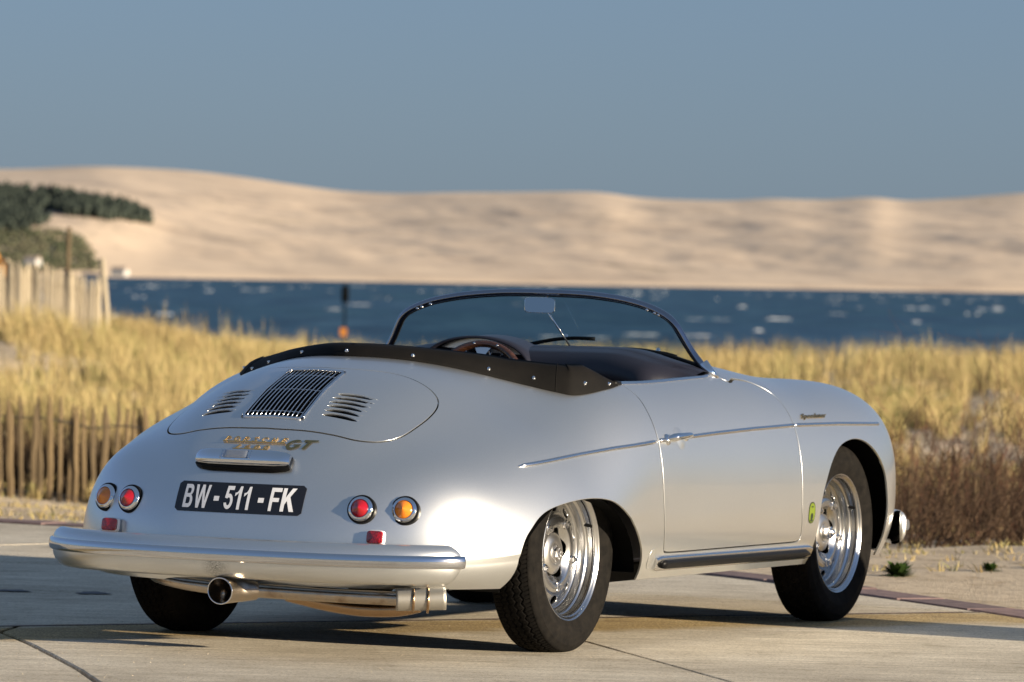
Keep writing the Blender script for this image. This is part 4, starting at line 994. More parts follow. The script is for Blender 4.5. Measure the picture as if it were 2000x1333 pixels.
def half(P0, P1, g=0.):
    d = np.array(P1)-np.array(P0); n = np.array([-d[1], d[0]])/np.linalg.norm(d); return n[0], n[1], n@np.array(P0)+g

def concrete():
    m = mat('pale_concrete', (.4, .36, .30), .85)
    oi = nd(m, 'ShaderNodeObjectInfo'); n1 = noise(m, .8, 6, .65); n2 = noise(m, 9, 8, .75, sc3=(.55, 1.6, 1)); n3 = noise(m, 170, 4, .7); n4 = noise(m, 34, 5, .7)
    # broom marks run across the slab: stretched along the picture's width
    tc = nd(m, 'ShaderNodeTexCoord'); mp = nd(m, 'ShaderNodeMapping'); mp.inputs['Rotation'].default_value = (0, 0, -YAW); lk(m, tc.outputs['Object'], mp.inputs[0])
    mp2 = nd(m, 'ShaderNodeMapping'); mp2.inputs['Scale'].default_value = (9, .8, 1); lk(m, mp.outputs[0], mp2.inputs[0])
    ns = nd(m, 'ShaderNodeTexNoise'); ns.inputs['Scale'].default_value = 2.2; ns.inputs['Detail'].default_value = 9; ns.inputs['Roughness'].default_value = .72; lk(m, mp2.outputs[0], ns.inputs['Vector'])
    base = ramp(m, n1.outputs[0], [(.3, (.50, .44, .345)), (.5, (.68, .61, .49)), (.7, (.80, .73, .60))])
    st = ramp(m, ns.outputs[0], [(.28, (.45, .42, .38)), (.42, (.86, .85, .83)), (.55, (1.0, 1.0, 1.0)), (.70, (1.28, 1.28, 1.28))]); c = mix(m, .85, base.outputs[0], st.outputs[0], 'MULTIPLY')
    sp = ramp(m, n3.outputs[0], [(.30, (.30, .27, .22)), (.45, (.95, .95, .95)), (.58, (1, 1, 1)), (.72, (1.5, 1.46, 1.36))]); c = mix(m, .9, c, sp.outputs[0], 'MULTIPLY')
    n6 = noise(m, 75, 3, .75); s6 = ramp(m, n6.outputs[0], [(.34, (.42, .38, .32)), (.47, (1, 1, 1)), (.60, (1, 1, 1)), (.70, (1.3, 1.28, 1.22))]); c = mix(m, .8, c, s6.outputs[0], 'MULTIPLY')
    n7 = noise(m, 3.2, 9, .78); s7 = ramp(m, n7.outputs[0], [(.30, (.50, .47, .42)), (.43, (.92, .91, .89)), (.60, (1, 1, 1)), (.72, (1.18, 1.18, 1.16))]); c = mix(m, .85, c, s7.outputs[0], 'MULTIPLY')
    s4 = ramp(m, n4.outputs[0], [(.30, (.66, .62, .55)), (.5, (1, 1, 1))]); c = mix(m, .5, c, s4.outputs[0], 'MULTIPLY')
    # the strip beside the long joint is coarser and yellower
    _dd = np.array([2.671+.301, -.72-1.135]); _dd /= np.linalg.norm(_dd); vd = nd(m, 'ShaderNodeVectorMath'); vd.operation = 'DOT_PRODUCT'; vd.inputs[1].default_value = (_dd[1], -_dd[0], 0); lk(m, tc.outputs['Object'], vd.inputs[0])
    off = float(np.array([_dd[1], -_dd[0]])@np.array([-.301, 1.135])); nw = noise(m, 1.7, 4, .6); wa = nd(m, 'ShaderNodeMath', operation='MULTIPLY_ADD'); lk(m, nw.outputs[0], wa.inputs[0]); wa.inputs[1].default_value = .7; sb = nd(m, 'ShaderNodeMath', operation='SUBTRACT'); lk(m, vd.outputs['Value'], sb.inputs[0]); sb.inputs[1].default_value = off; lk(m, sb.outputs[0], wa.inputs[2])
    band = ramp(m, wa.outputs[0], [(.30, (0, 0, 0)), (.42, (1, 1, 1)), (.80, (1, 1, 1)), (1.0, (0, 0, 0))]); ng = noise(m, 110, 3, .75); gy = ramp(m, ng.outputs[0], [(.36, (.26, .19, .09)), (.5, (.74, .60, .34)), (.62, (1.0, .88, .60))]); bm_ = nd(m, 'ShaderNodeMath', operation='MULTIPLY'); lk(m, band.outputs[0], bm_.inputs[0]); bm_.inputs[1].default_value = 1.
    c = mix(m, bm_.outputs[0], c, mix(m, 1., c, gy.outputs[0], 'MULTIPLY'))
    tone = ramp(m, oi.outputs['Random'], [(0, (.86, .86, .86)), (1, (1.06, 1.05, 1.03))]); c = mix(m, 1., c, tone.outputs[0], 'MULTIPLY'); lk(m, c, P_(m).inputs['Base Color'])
    ad = nd(m, 'ShaderNodeMath', operation='ADD'); lk(m, n3.outputs[0], ad.inputs[0]); lk(m, ns.outputs[0], ad.inputs[1]); bump(m, ad.outputs[0], .55, .006); return m
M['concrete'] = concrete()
def joint():
    m = mat('joint_filler', (.13, .085, .075), .9); n = noise(m, 25, 5, .7); c = ramp(m, n.outputs[0], [(.35, (.07, .05, .045)), (.7, (.22, .14, .12))]); lk(m, c.outputs[0], P_(m).inputs['Base Color']); return m
M['joint'] = joint()
def kerbm():
    m = mat('kerb_stone', (.17, .11, .10), .85); oi = nd(m, 'ShaderNodeObjectInfo'); n = noise(m, 12, 7, .75); c = ramp(m, n.outputs[0], [(.3, (.13, .085, .08)), (.7, (.27, .19, .17))]); t = ramp(m, oi.outputs['Random'], [(0, (.8, .8, .82)), (1, (1.15, 1.1, 1.1))]); lk(m, mix(m, 1., c.outputs[0], t.outputs[0], 'MULTIPLY'), P_(m).inputs['Base Color']); bump(m, n.outputs[0], .4, .01); return m
M['kerb'] = kerbm()
pave = empty('pavement', (0, 0, 0)); tag(pave, kind='structure')
area = [tuple(p) for p in kerb_in]+[(-60, 22), (-60, -16)]
V = [(x, y, -.014) for x, y in area]; mesh_obj('joint_bed', V, [tuple(range(len(V)))], M['joint'], pave, smooth=False)
_d = np.array([2.671+.301, -.72-1.135]); _n = np.array([-_d[1], _d[0]])/np.linalg.norm(_d)*.0165; _p = np.array([-.301, 1.135])
V = []
for a_, b_ in ((-8, -1), (2.4, -1), (2.4, 1), (-8, 1)): q_ = _p+_d*(a_/3.5 if a_ > 0 else a_)*1.; q_ = _p+_d*(1.35 if a_ > 0 else -8.)+_n*b_; V.append((q_[0], q_[1], .0012))
mesh_obj('joint_strip', V, [(0, 1, 2, 3)], M['joint'], pave, smooth=False)
A0, A1 = (-.301, 1.135), (2.671, -.72)            # long reddish joint across the picture
B0, B1 = (-.525, 1.015), (-2.071, -.252)          # curved crack, near left
C0, C1 = (.40, -.60), (-.763, -1.583)             # joint, near right
D0, D1 = (2.883, 3.114), (2.9, 1.9)               # dark joint, far left
E0, E1 = (3.93, 3.759), (4.9, 3.50)
def slab(poly, z=0., h=.06, bev=.004):
    poly = np.array(poly); n = len(poly)
    # drop tiny edges
    keep = [i for i in range(n) if np.linalg.norm(poly[i]-poly[i-1]) > 1e-3]; poly = poly[keep]; n = len(poly)
    ar = .5*sum(poly[i][0]*poly[(i+1) % n][1]-poly[(i+1) % n][0]*poly[i][1] for i in range(n))
    if ar < 0: poly = poly[::-1]
    c = poly.mean(0); inn_ = []
    for i in range(n):
        p0, p, p1 = poly[i-1], poly[i], poly[(i+1) % n]; e0 = (p-p0)/np.linalg.norm(p-p0); e1 = (p1-p)/np.linalg.norm(p1-p); nn = np.array([-e0[1]-e1[1], e0[0]+e1[0]]); nn /= np.linalg.norm(nn)+1e-9; inn_.append(p+nn*bev)
    V = [(x, y, z-h) for x, y in poly]+[(x, y, z-bev) for x, y in poly]+[(x, y, z) for x, y in inn_]; F = [tuple(range(2*n, 3*n))]
    for q in (0, 1):
        for i in range(n): j = (i+1) % n; F.append((q*n+i, q*n+j, (q+1)*n+j, (q+1)*n+i))
    o = mesh_obj('slab', V, F, M['concrete'], pave, smooth=False); return o
# far side of joint A
def hp(a, b, g): return half(a, b, g)
sA = half(A0, A1); cside = sA[0]*0+sA[1]*(-3)-sA[2]      # value on the camera side
sgn = 1 if (sA[0]*(-10)+sA[1]*(-6)-sA[2]) > 0 else -1
def keepA(poly, near, g): a, b, c = sA; s_ = sgn if near else -sgn; return clipp(poly, a*s_, b*s_, c*s_+g)
def side_of(L, pt): return 1 if (L[0]*pt[0]+L[1]*pt[1]-L[2]) > 0 else -1
def keep(poly, L, pt, g): s_ = side_of(L, pt); return clipp(poly, L[0]*s_, L[1]*s_, L[2]*s_+g)
far_ = keepA(area, False, .016); near = keepA(area, True, .016)
LD, LE, LB, LC = half(D0, D1), half(E0, E1), half(B0, B1), half(C0, C1)
LX = half((4.4, -2), (4.4, 6)); LF = half((2.9, 1.9), (3.9, 1.75))
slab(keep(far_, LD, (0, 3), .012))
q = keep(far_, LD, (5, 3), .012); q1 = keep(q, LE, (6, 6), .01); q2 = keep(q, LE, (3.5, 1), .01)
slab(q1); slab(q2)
# near side: crack B is curved, so the two slabs share a bent edge
bx = [(-.525, 1.015), (-.923, .665), (-1.356, .309), (-1.719, .015), (-2.071, -.252), (-2.9, -.85), (-5, -2.3), (-30, -20)]
def warp_edge(poly, off):
    return poly
nl = keep(near, LB, (-5, 6), .0); nr_ = keep(near, LB, (0, -2), .0)
def crack_poly(side):
    e = np.array([(-.30+.05, 1.135-.02)]+bx); t = np.gradient(e, axis=0); t /= np.linalg.norm(t, axis=1)[:, None]; n = np.stack([-t[:, 1], t[:, 0]], 1); return e+n*side*.009
# left slab: bounded by joint A, crack and far left
cl = crack_poly(-1); cr = crack_poly(1)
A_l = keepA([tuple(p) for p in cl]+[(-60, -20), (-60, 22), (-30, 22), (-4, 30)], True, .016)
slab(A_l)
r_poly = [tuple(p) for p in cr][::-1]+[(A0[0]+.07, A0[1]-.06)]
Ad = (np.array(A1)-np.array(A0))/np.linalg.norm(np.array(A1)-np.array(A0)); r_poly += [tuple(np.array(A0)+Ad*k) for k in (1.2, 3.0, 8.)]+[(0, -30), (-30, -30)]
r_poly = keepA(r_poly, True, .016)
# clip to the kerb line on the right by half planes of the kerb edge
ks = [tuple(p) for p in kerb_in[:18:3]]
for i in range(len(ks)-1): L = half(ks[i], ks[i+1]); r_poly = keep(r_poly, L, (-8, 2), .004)
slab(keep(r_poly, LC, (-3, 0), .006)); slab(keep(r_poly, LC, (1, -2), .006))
# kerb stones
kerb = empty('kerb', (0, 0, 0)); tag(kerb, kind='structure')
s_ = np.concatenate([[0], np.cumsum(np.linalg.norm(np.diff(kerb_in, axis=0), axis=1))]); kn = off_poly(kerb_in, .012); kf = off_poly(kerb_in, .21)
L0 = .55; kk = 0
u0_, u1_ = 18., s_[-1]-14
a_ = u0_
while a_ < u1_:
    b_ = a_+L0-.012; ts = np.linspace(a_, b_, 3); pn = np.stack([np.interp(ts, s_, kn[:, k]) for k in (0, 1)], 1); pf = np.stack([np.interp(ts, s_, kf[:, k]) for k in (0, 1)], 1)
    dz = random.uniform(-.004, .006); P2 = np.concatenate([pn, pf[::-1]]); n = len(P2); c = P2.mean(0); V = [(x, y, -.08) for x, y in P2]+[(x, y, .002+dz) for x, y in P2]+[(*(c+(p-c)*.965), .008+dz) for p in P2]
    F = [tuple(range(2*n, 3*n))]+[(q*n+i, q*n+(i+1) % n, (q+1)*n+(i+1) % n, (q+1)*n+i) for q in (0, 1) for i in range(n)]; fix_normals(mesh_obj('kerb_stone', V, F, M['kerb'], kerb, smooth=False)); a_ += L0
# oil stains, thin sheets
def stain(cx, cy, rx, ry, rot=0., n=40, seed=0, col=None):
    V = []
    for i in range(n): t_ = 2*math.pi*i/n; r = 1+.18*math.sin(3*t_+seed)+.1*math.sin(7*t_+2*seed)+random.uniform(-.05, .05); x, y = rx*r*math.cos(t_), ry*r*math.sin(t_); V.append((cx+x*math.cos(rot)-y*math.sin(rot), cy+x*math.sin(rot)+y*math.cos(rot), .0035))
    tag(mesh_obj('oil_stain', V, [tuple(range(n))], M['stain'], pave, smooth=False))
M['stain'] = mat('oil_stain', (.075, .07, .075), .7)
stain(1.39, 1.812, .075, .055, YAW, seed=1); stain(1.28, 2.08, .05, .07, YAW, seed=2)

# ------------------------------------------------------------------ sand terrain between pavement and sea
def terr_h(u, v):
    u = np.asarray(u, float); v = np.asarray(v, float)
    L = np.interp(v, [-40, -9, -7.0, -5.4, -3.9, -2., 2, 6, 12, 40], [.20, .16, .12, -.12, -.33, -.35, -.28, -.12, -.06, 0.])
    g38 = np.interp(v, [-8, 8], [-.52, -.80]); mid = (g38+L)/2-.06
    z = np.where(u < 38, np.interp(u, [0, 24.5, 38], [0, 0, 1])*(g38+.03)-.03, 0)
    t = np.clip((u-38)/42, 0, 1); z = np.where((u >= 38) & (u < 80), g38+(L-g38)*(t*t*(3-2*t)), z); t2 = np.clip((u-80)/110, 0, 1); z = np.where(u >= 80, L+(-5.5-L)*t2**1.4, z)
    n = fbm(v*.55, u*.35, 4, 3)*.16+fbm(v*2.6, u*2.0, 3, 9)*.035+fbm(v*7., u*4., 2, 14)*.03
    return z+n*np.clip((u-19)/14, .38, 1)*np.clip((260-u)/150, 0, 1)
def kerb_dist(x, y):
    P = np.array([[x, y]]); return float(sdf(P, np.array(area))[0])
def sandm():
    m = mat('dune_sand', (.45, .36, .25), .95); n1 = noise(m, .6, 6, .65); n2 = noise(m, 7, 7, .75); n3 = noise(m, 60, 4, .7)
    c = ramp(m, n1.outputs[0], [(.35, (.62, .50, .35)), (.65, (.76, .63, .46))]); d_ = ramp(m, n2.outputs[0], [(.32, (.38, .28, .17)), (.52, (1, 1, 1))]); c = mix(m, .75, c.outputs[0], d_.outputs[0], 'MULTIPLY'); d3 = ramp(m, n3.outputs[0], [(.3, (.7, .66, .6)), (.5, (1, 1, 1))]); c = mix(m, .6, c, d3.outputs[0], 'MULTIPLY')
    lk(m, c, P_(m).inputs['Base Color']); ad = nd(m, 'ShaderNodeMath', operation='ADD'); lk(m, n2.outputs[0], ad.inputs[0]); lk(m, n3.outputs[0], ad.inputs[1]); bump(m, ad.outputs[0], .8, .05); return m
M['sand'] = sandm()
us = np.concatenate([np.linspace(-40, 17, 12), np.linspace(18, 60, 190), np.linspace(61, 120, 90), np.linspace(124, 420, 40)]); vs_ = np.concatenate([np.linspace(-160, -16, 18), np.linspace(-15, 15, 170), np.linspace(16, 160, 18)])
UU, VV = np.meshgrid(us, vs_, indexing='ij'); ZZ = terr_h(UU, VV); XY = CAM[:2]+UU[..., None]*Fh+VV[..., None]*Rh
dk = sdf(XY.reshape(-1, 2), np.array(area)).reshape(UU.shape); ZZ = np.where(dk < .10, -.10, np.where(dk < .34, -.02+0*ZZ, np.where(dk < 1.2, ZZ*(dk-.34)/.86-.02*(1-(dk-.34)/.86), ZZ)))
V = np.concatenate([XY, ZZ[..., None]], -1).reshape(-1, 3); k = len(vs_); i = np.arange(len(us)-1)[:, None]; j = np.arange(k-1)[None]; F = np.stack([i*k+j, (i+1)*k+j, (i+1)*k+j+1, i*k+j+1], -1).reshape(-1, 4)
gr = fix_normals(mesh_obj('ground', V, F.tolist(), M['sand'])); tag(gr, kind='structure')

# ------------------------------------------------------------------ sea, far shore (the far frame leans by under half a degree, like the photograph's horizon)
def far(u, v, h): p = CAM[:2]+Fh*u+Rh*v; return (p[0], p[1], -3.88+h+v*.00768+u*.00145)
def seam():
    m = mat('sea_water', (.012, .045, .09), .55, spec=.25); P_(m).inputs['IOR'].default_value = 1.33
    tc = nd(m, 'ShaderNodeTexCoord'); mp = nd(m, 'ShaderNodeMapping'); mp.inputs['Rotation'].default_value = (0, 0, -YAW); lk(m, tc.outputs['Object'], mp.inputs[0])
    def sn(sx, sy, sc, d=5, r=.6):
        q = nd(m, 'ShaderNodeMapping'); q.inputs['Scale'].default_value = (sx, sy, 1); lk(m, mp.outputs[0], q.inputs[0]); n = nd(m, 'ShaderNodeTexNoise'); n.inputs['Scale'].default_value = sc; n.inputs['Detail'].default_value = d; n.inputs['Roughness'].default_value = r; lk(m, q.outputs[0], n.inputs['Vector']); return n
    n1 = sn(.02, .12, 1., 6, .65); n2 = sn(.004, .012, 1., 4, .6); n3 = sn(.05, .22, 1., 5, .7)
    c = ramp(m, n1.outputs[0], [(.3, (.009, .036, .068)), (.5, (.020, .068, .115)), (.68, (.050, .118, .165))]); c2 = ramp(m, n2.outputs[0], [(.35, (.8, .95, .9)), (.65, (1.15, 1.05, 1.15))]); cc = mix(m, .8, c.outputs[0], c2.outputs[0], 'MULTIPLY')
    fo = ramp(m, n3.outputs[0], [(.72, (0, 0, 0)), (.80, (1, 1, 1))]); cc = mix(m, fo.outputs[0], cc, (.40, .45, .48)); lk(m, cc, P_(m).inputs['Base Color']); return m
M['sea'] = seam()
us2 = [90, 200, 400, 800, 1600, 3600, 9000, 20000]; V = []; F = []
for u in us2:
    for v in (-9000, -2000, 0, 2000, 9000): V.append(far(u, v, 0))
for i in range(len(us2)-1):
    for j in range(4): q = i*5+j; F.append((q, q+5, q+6, q+1))
tag(fix_normals(mesh_obj('sea', V, F, M['sea'], smooth=False)), kind='structure')
# breaking crests
M['foam'] = mat('sea_foam', (.55, .58, .60), .8)
V = []; F = []
for _ in range(230):
    u = random.uniform(430, 2300); px = random.uniform(-900, 2900)
    if random.random() > (u/2200)**.5*.8+.25: continue
    v = (px-1000)*u/FP; ln = random.uniform(.35, 2.0)*(1+u/2200)*(1.5 if u < 1000 else 1); h = random.uniform(.06, .20)*(1+u/2400); nseg = 10
    for s0 in range(random.choice((1, 1, 2))):
        vo = v+s0*random.uniform(1., 2.)*ln; base_ = len(V)
        for i in range(nseg+1):
            t = i/nseg; e = math.sin(math.pi*t)**.6*random.uniform(.4, 1.); V += [far(u+.3, vo+(t-.5)*ln, -.05), far(u+.5, vo+(t-.5)*ln, h*e*(1-.0*s0)), far(u+1.6, vo+(t-.5)*ln, -.05)]
        for i in range(nseg):
            for q in (0, 1): b0 = base_+i*3+q; F.append((b0, b0+1, b0+4, b0+3))
tag(mesh_obj('whitecaps', V, F, M['foam']), 'white breaking crests scattered over the dark blue bay', 'waves', kind='stuff')

# far dune
rx = [-1500, -600, 0, 100, 200, 330, 430, 550, 650, 760, 850, 1000, 1150, 1250, 1400, 1500, 1600, 1700, 1750, 1850, 1950, 2050, 2500, 3500]; ry = [150, 175, 192, 197, 201, 197, 189, 174, 162, 158, 161, 164.5, 167.5, 157, 155, 161, 160, 167, 161, 167, 176, 180, 170, 150]
pxs = np.concatenate([np.linspace(-1500, -150, 50), np.linspace(-140, 2140, 560), np.linspace(2150, 3500, 50)]); ud = np.linspace(3430, 4900, 150)
PX, UD = np.meshgrid(pxs, ud, indexing='ij'); _sp = spline(np.stack([rx, ry], 1), 12); _kx = np.linspace(-1500, 3500, 501); _ky = np.interp(_kx, _sp[:, 0], _sp[:, 1]); _ky = np.convolve(np.pad(_ky, 5, 'edge'), np.hanning(11)/np.hanning(11).sum(), 'valid'); RD = np.interp(PX, _kx, _ky)*4300/FP+5.; s = (UD-3430)/870
prof = np.where(s < 1, np.clip(s, 0, 1)**.82, 1-.5*np.clip((s-1)/.7, 0, 1)**1.3); lat = (PX-1000)*UD/FP
# oblique drift ridges and slip faces
w1 = fbm(lat*.012+UD*.006, UD*.004-lat*.002, 4, 21); w2 = fbm(lat*.03+UD*.016, UD*.012-lat*.006, 4, 33); rdg = 1-np.abs(fbm(lat*.007+UD*.009, UD*.0045, 3, 5))*2
env_ = np.clip(s*6, 0, 1)*np.clip((1.02-s)*3.5, .10, 1)
H = RD*(prof+.07*np.sin(PX*.0037+s*4.1)*np.clip(s*3, 0, 1)*np.clip((1-s)*3, 0, 1))+env_*(w1*5.+w2*.8+rdg*1.2+fbm(lat*.05-UD*.03, UD*.03, 3, 71)*.35)
# wooded cliff on the left: steeper and nearer
cl = sm(330, 60, PX) if False else 1-sm(60, 420, PX); H = H+cl*14*np.clip(s*7, 0, 1)*np.clip((.55-s)*4, 0, 1)
H = np.maximum(H, .4*np.clip(s*30, 0, 1)+.0); H[:, 0] = -2
def dune_h(px, u):
    i = np.interp(px, pxs, np.arange(len(pxs))); j = np.interp(u, ud, np.arange(len(ud))); i0 = min(int(i), len(pxs)-2); j0 = min(int(j), len(ud)-2); a, b = i-i0, j-j0
    return (H[i0, j0]*(1-a)+H[i0+1, j0]*a)*(1-b)+(H[i0, j0+1]*(1-a)+H[i0+1, j0+1]*a)*b
V = np.array([far(UD[i, j], lat[i, j], H[i, j]) for i in range(len(pxs)) for j in range(len(ud))]); k = len(ud); i = np.arange(len(pxs)-1)[:, None]; j = np.arange(k-1)[None]; F = np.stack([i*k+j, i*k+j+1, (i+1)*k+j+1, (i+1)*k+j], -1).reshape(-1, 4)
def dunem():
    m = mat('far_sand', (.52, .38, .25), .95); tc = nd(m, 'ShaderNodeTexCoord'); mp = nd(m, 'ShaderNodeMapping'); mp.inputs['Rotation'].default_value = (0, 0, -YAW-.5); mp.inputs['Scale'].default_value = (1, .35, 1); lk(m, tc.outputs['Object'], mp.inputs[0])
    n = nd(m, 'ShaderNodeTexNoise'); n.inputs['Scale'].default_value = .035; n.inputs['Detail'].default_value = 6; n.inputs['Roughness'].default_value = .65; lk(m, mp.outputs[0], n.inputs['Vector']); c = ramp(m, n.outputs[0], [(.33, (.42, .325, .245)), (.47, (.58, .455, .335)), (.7, (.66, .52, .38))])
    n2 = noise(m, .012, 5, .6); g = ramp(m, n2.outputs[0], [(.57, (0, 0, 0)), (.70, (1, 1, 1))]); n3 = noise(m, .09, 4, .7); g3 = ramp(m, n3.outputs[0], [(.5, (0, 0, 0)), (.6, (.8, .8, .8))]); f = nd(m, 'ShaderNodeMath', operation='MULTIPLY'); lk(m, g.outputs[0], f.inputs[0]); lk(m, g3.outputs[0], f.inputs[1])
    lk(m, mix(m, f.outputs[0], c.outputs[0], (.17, .15, .10)), P_(m).inputs['Base Color']); return m
M['far_sand'] = dunem()
tag(fix_normals(mesh_obj('sand_dune_hills', V, F.tolist(), M['far_sand'])), kind='structure')
# woods on the left shoulder
def inpoly(x, y, P):
    c = False; n = len(P)
    for i in range(n):
        (x0, y0), (x1, y1) = P[i], P[(i+1) % n]
        if (y0 > y) != (y1 > y) and x < (x1-x0)*(y-y0)/(y1-y0)+x0: c = not c
    return c
def seen_at(px, py):
    """distance at which the sight line of that azimuth and elevation meets the dune"""
    hz = 540+(px-1000)*.01745
    for u in np.linspace(3432, 4400, 200):
        if dune_h(px, u)-5. >= (hz-py)*u/FP: return u
    return None
ICO = None
def blob(c, r, hh, seed):
    import bmesh
    global ICO
    if ICO is None:
        bm = bmesh.new(); bmesh.ops.create_icosphere(bm, subdivisions=1, radius=1); ICO = ([v.co[:] for v in bm.verts], [tuple(v.index for v in f.verts) for f in bm.faces]); bm.free()
    rr = random.Random(seed); return [(c[0]+x*r*(f := rr.uniform(.55, 1.35)), c[1]+y*r*f, c[2]+hh*(.5+z*.5*rr.uniform(.8, 1.15))) for x, y, z in ICO[0]], ICO[1]
def leafm(name, c0, c1, sc=.3):
    m = mat(name, c0, .8, spec=.2); n = noise(m, sc, 5, .7); c = ramp(m, n.outputs[0], [(.35, c0), (.65, c1)]); lk(m, c.outputs[0], P_(m).inputs['Base Color']); return m
M['pine'] = leafm('far_pine', (.018, .026, .022), (.045, .055, .042)); M['scrub'] = leafm('far_scrub', (.045, .058, .030), (.12, .11, .07), .08)
polyA = [(-500, 345), (0, 372), (60, 380), (130, 386), (200, 398), (262, 414), (298, 432), (298, 440), (235, 434), (190, 430), (130, 424), (95, 414), (60, 418), (95, 438), (50, 452), (-500, 452)]
polyB = [(-500, 456), (60, 455), (130, 455), (162, 474), (184, 508), (196, 538), (-500, 538)]
for poly, n, r0, h0, m, nm, lb, ct in ((polyA, 1900, 2.5, 8.5, 'pine', 'pine_wood', 'dark pine wood on the left shoulder of the far dune', 'forest'), (polyB, 1500, 2.2, 3.4, 'scrub', 'shore_scrub', 'low green scrub below the pines above the far shore', 'scrub')):
    b = MB(); got = 0; tries = 0
    while got < n and tries < 26000:
        tries += 1; px, py = random.uniform(-260, 300), random.uniform(340, 535)
        if not inpoly(px, py, poly): continue
        u = seen_at(px, py)
        if u is None: continue
        got += 1; c = far(u, (px-1000)*u/FP, dune_h(px, u)-.6); b.add(*blob(c, r0*random.uniform(.6, 1.2), h0*random.uniform(.7, 1.25), tries))
    tag(b.obj(nm, M[m]), lb, ct, kind='stuff')
# two small white houses on the far shore
M['house'] = mat('white_render', (.45, .44, .42), .8); M['tiles'] = mat('grey_roof', (.32, .25, .2), .8)
for q, (px, u, sx, lb) in enumerate(((60, 3426, 9, 'small white house by the water below the green scrub, left'), (231, 3424, 10, 'small white house alone at the foot of the sand cliff'))):
    h0 = empty('house', far(u, (px-1000)*u/FP, 1.0+(6 if q == 0 else 0))); h0.rotation_euler = (0, 0, YAW-.4); tag(h0, lb, 'house', 'white houses on the far shore')
    V, F = box((0, 0, 1.9), (7, sx, 3.8)); mesh_obj('wall', V, F, M['house'], h0, smooth=False); a_, b_ = sx/2+.4, 3.9
    mesh_obj('roof', [(-b_, -a_, 3.7), (b_, -a_, 3.7), (0, -a_, 5.9), (-b_, a_, 3.7), (b_, a_, 3.7), (0, a_, 5.9)], [(0, 1, 2), (3, 5, 4), (0, 2, 5, 3), (1, 4, 5, 2), (0, 3, 4, 1)], M['tiles'], h0, smooth=False)

# ------------------------------------------------------------------ paling fences
def palem(name, c0, c1):
    m = mat(name, c0, .85); oi = nd(m, 'ShaderNodeObjectInfo'); n = noise(m, 8, 6, .7, sc3=(6, 6, .6)); c = ramp(m, n.outputs[0], [(.3, c0), (.7, c1)]); t = ramp(m, oi.outputs['Random'], [(0, (.7, .7, .7)), (1, (1.15, 1.12, 1.05))]); lk(m, mix(m, 1., c.outputs[0], t.outputs[0], 'MULTIPLY'), P_(m).inputs['Base Color']); bump(m, n.outputs[0], .5, .01); return m
M['pale_wood'] = palem('weathered_chestnut', (.075, .052, .028), (.20, .145, .078)); M['pale_grey'] = palem('silvered_chestnut', (.30, .25, .18), (.46, .40, .30)); M['wire'] = mat('wire', (.12, .11, .10), .5, .8)
def pale_mesh(h, w_, t_, m, seed):
    rr = random.Random(seed); V = []; F = []; k = 8; n = 5
    lx = [rr.uniform(-.006, .006) for _ in range(k)]
    for i in range(k):
        z = h*i/(k-1); ws = w_*(1 if i < k-1 else .35)*rr.uniform(.9, 1.1)
        for j in range(n): a_ = 2*math.pi*j/n+.3; V.append((lx[i]+ws/2*math.cos(a_), t_/2*math.sin(a_), z))
    for i in range(k-1):
        for j in range(n): F.append((i*n+j, i*n+(j+1) % n, (i+1)*n+(j+1) % n, (i+1)*n+j))
    F.append(tuple(range((k-1)*n, k*n))); o = mesh_obj('tmp', V, F, m, None, smooth=False); me = o.data; bpy.data.objects.remove(o); return me
def paling_fence(pts, h, w_, gap, m, label, group, posts, wires, sink=.12, lean=.05, seed=1, yaw0=0.):
    """pts: list of (u,v)"""
    rr = random.Random(seed); P = np.array(pts); s_ = np.concatenate([[0], np.cumsum(np.linalg.norm(np.diff(P, axis=0), axis=1))]); c0 = uv2w(*P[0]); root = empty('paling_fence', (c0[0], c0[1], float(terr_h(P[0][0], P[0][1])))); tag(root, label, 'fence', group); inv_ = np.array(root.location)
    mes = [pale_mesh(h*f, w_*g, w_*.5, m, seed*10+q) for q, (f, g) in enumerate(((1, 1), (.97, .9), (1.03, 1.05), (.99, 1.2), (1.01, .85), (.96, 1.)))]
    t = 0; tops = []
    while t < s_[-1]:
        u, v = np.interp(t, s_, P[:, 0]), np.interp(t, s_, P[:, 1]); x, y = uv2w(u, v); z = float(terr_h(u, v)); o = bpy.data.objects.new('pale', rr.choice(mes)); COL.objects.link(o); o.parent = root; o.location = (x-inv_[0], y-inv_[1], z-sink-inv_[2]+rr.uniform(-.03, .03)); o.rotation_euler = (rr.uniform(-lean, lean), rr.uniform(-lean, lean), YAW-math.pi/2+rr.uniform(-.2, .2)); tops.append((x-inv_[0], y-inv_[1], z-inv_[2])); t += gap*rr.uniform(.88, 1.14)
    T_ = np.array(tops)
    for f in wires:
        for dd in (-1, 1): V, F = tube([(p[0]-Fh[0]*.012*dd, p[1]-Fh[1]*.012*dd, p[2]+h*f-sink+.004*dd) for p in T_[::2]], .0028, 4); mesh_obj('wire', V, F, M['wire'], root)
    for t in posts:
        u, v = np.interp(t, s_, P[:, 0]), np.interp(t, s_, P[:, 1]); x, y = uv2w(u+.05, v); z = float(terr_h(u, v)); V, F = tube([(0, 0, -.1), (0, 0, h*.5), (0, 0, h*1.38)], .035, 8); o = mesh_obj('post', V, F, M['pale_wood'], root); o.location = (x-inv_[0], y-inv_[1], z-inv_[2])
    return root
paling_fence([(37.5, -9), (38., -4.), (38.5, 0), (38.5, 4), (38, 9.5)], .86, .043, .066, M['pale_wood'], 'low brown paling fence with uneven pointed slats, running behind the car along the sand', 'paling fences on the dunes', (.3, 9.2, 17.5), (.2, .82), seed=3)
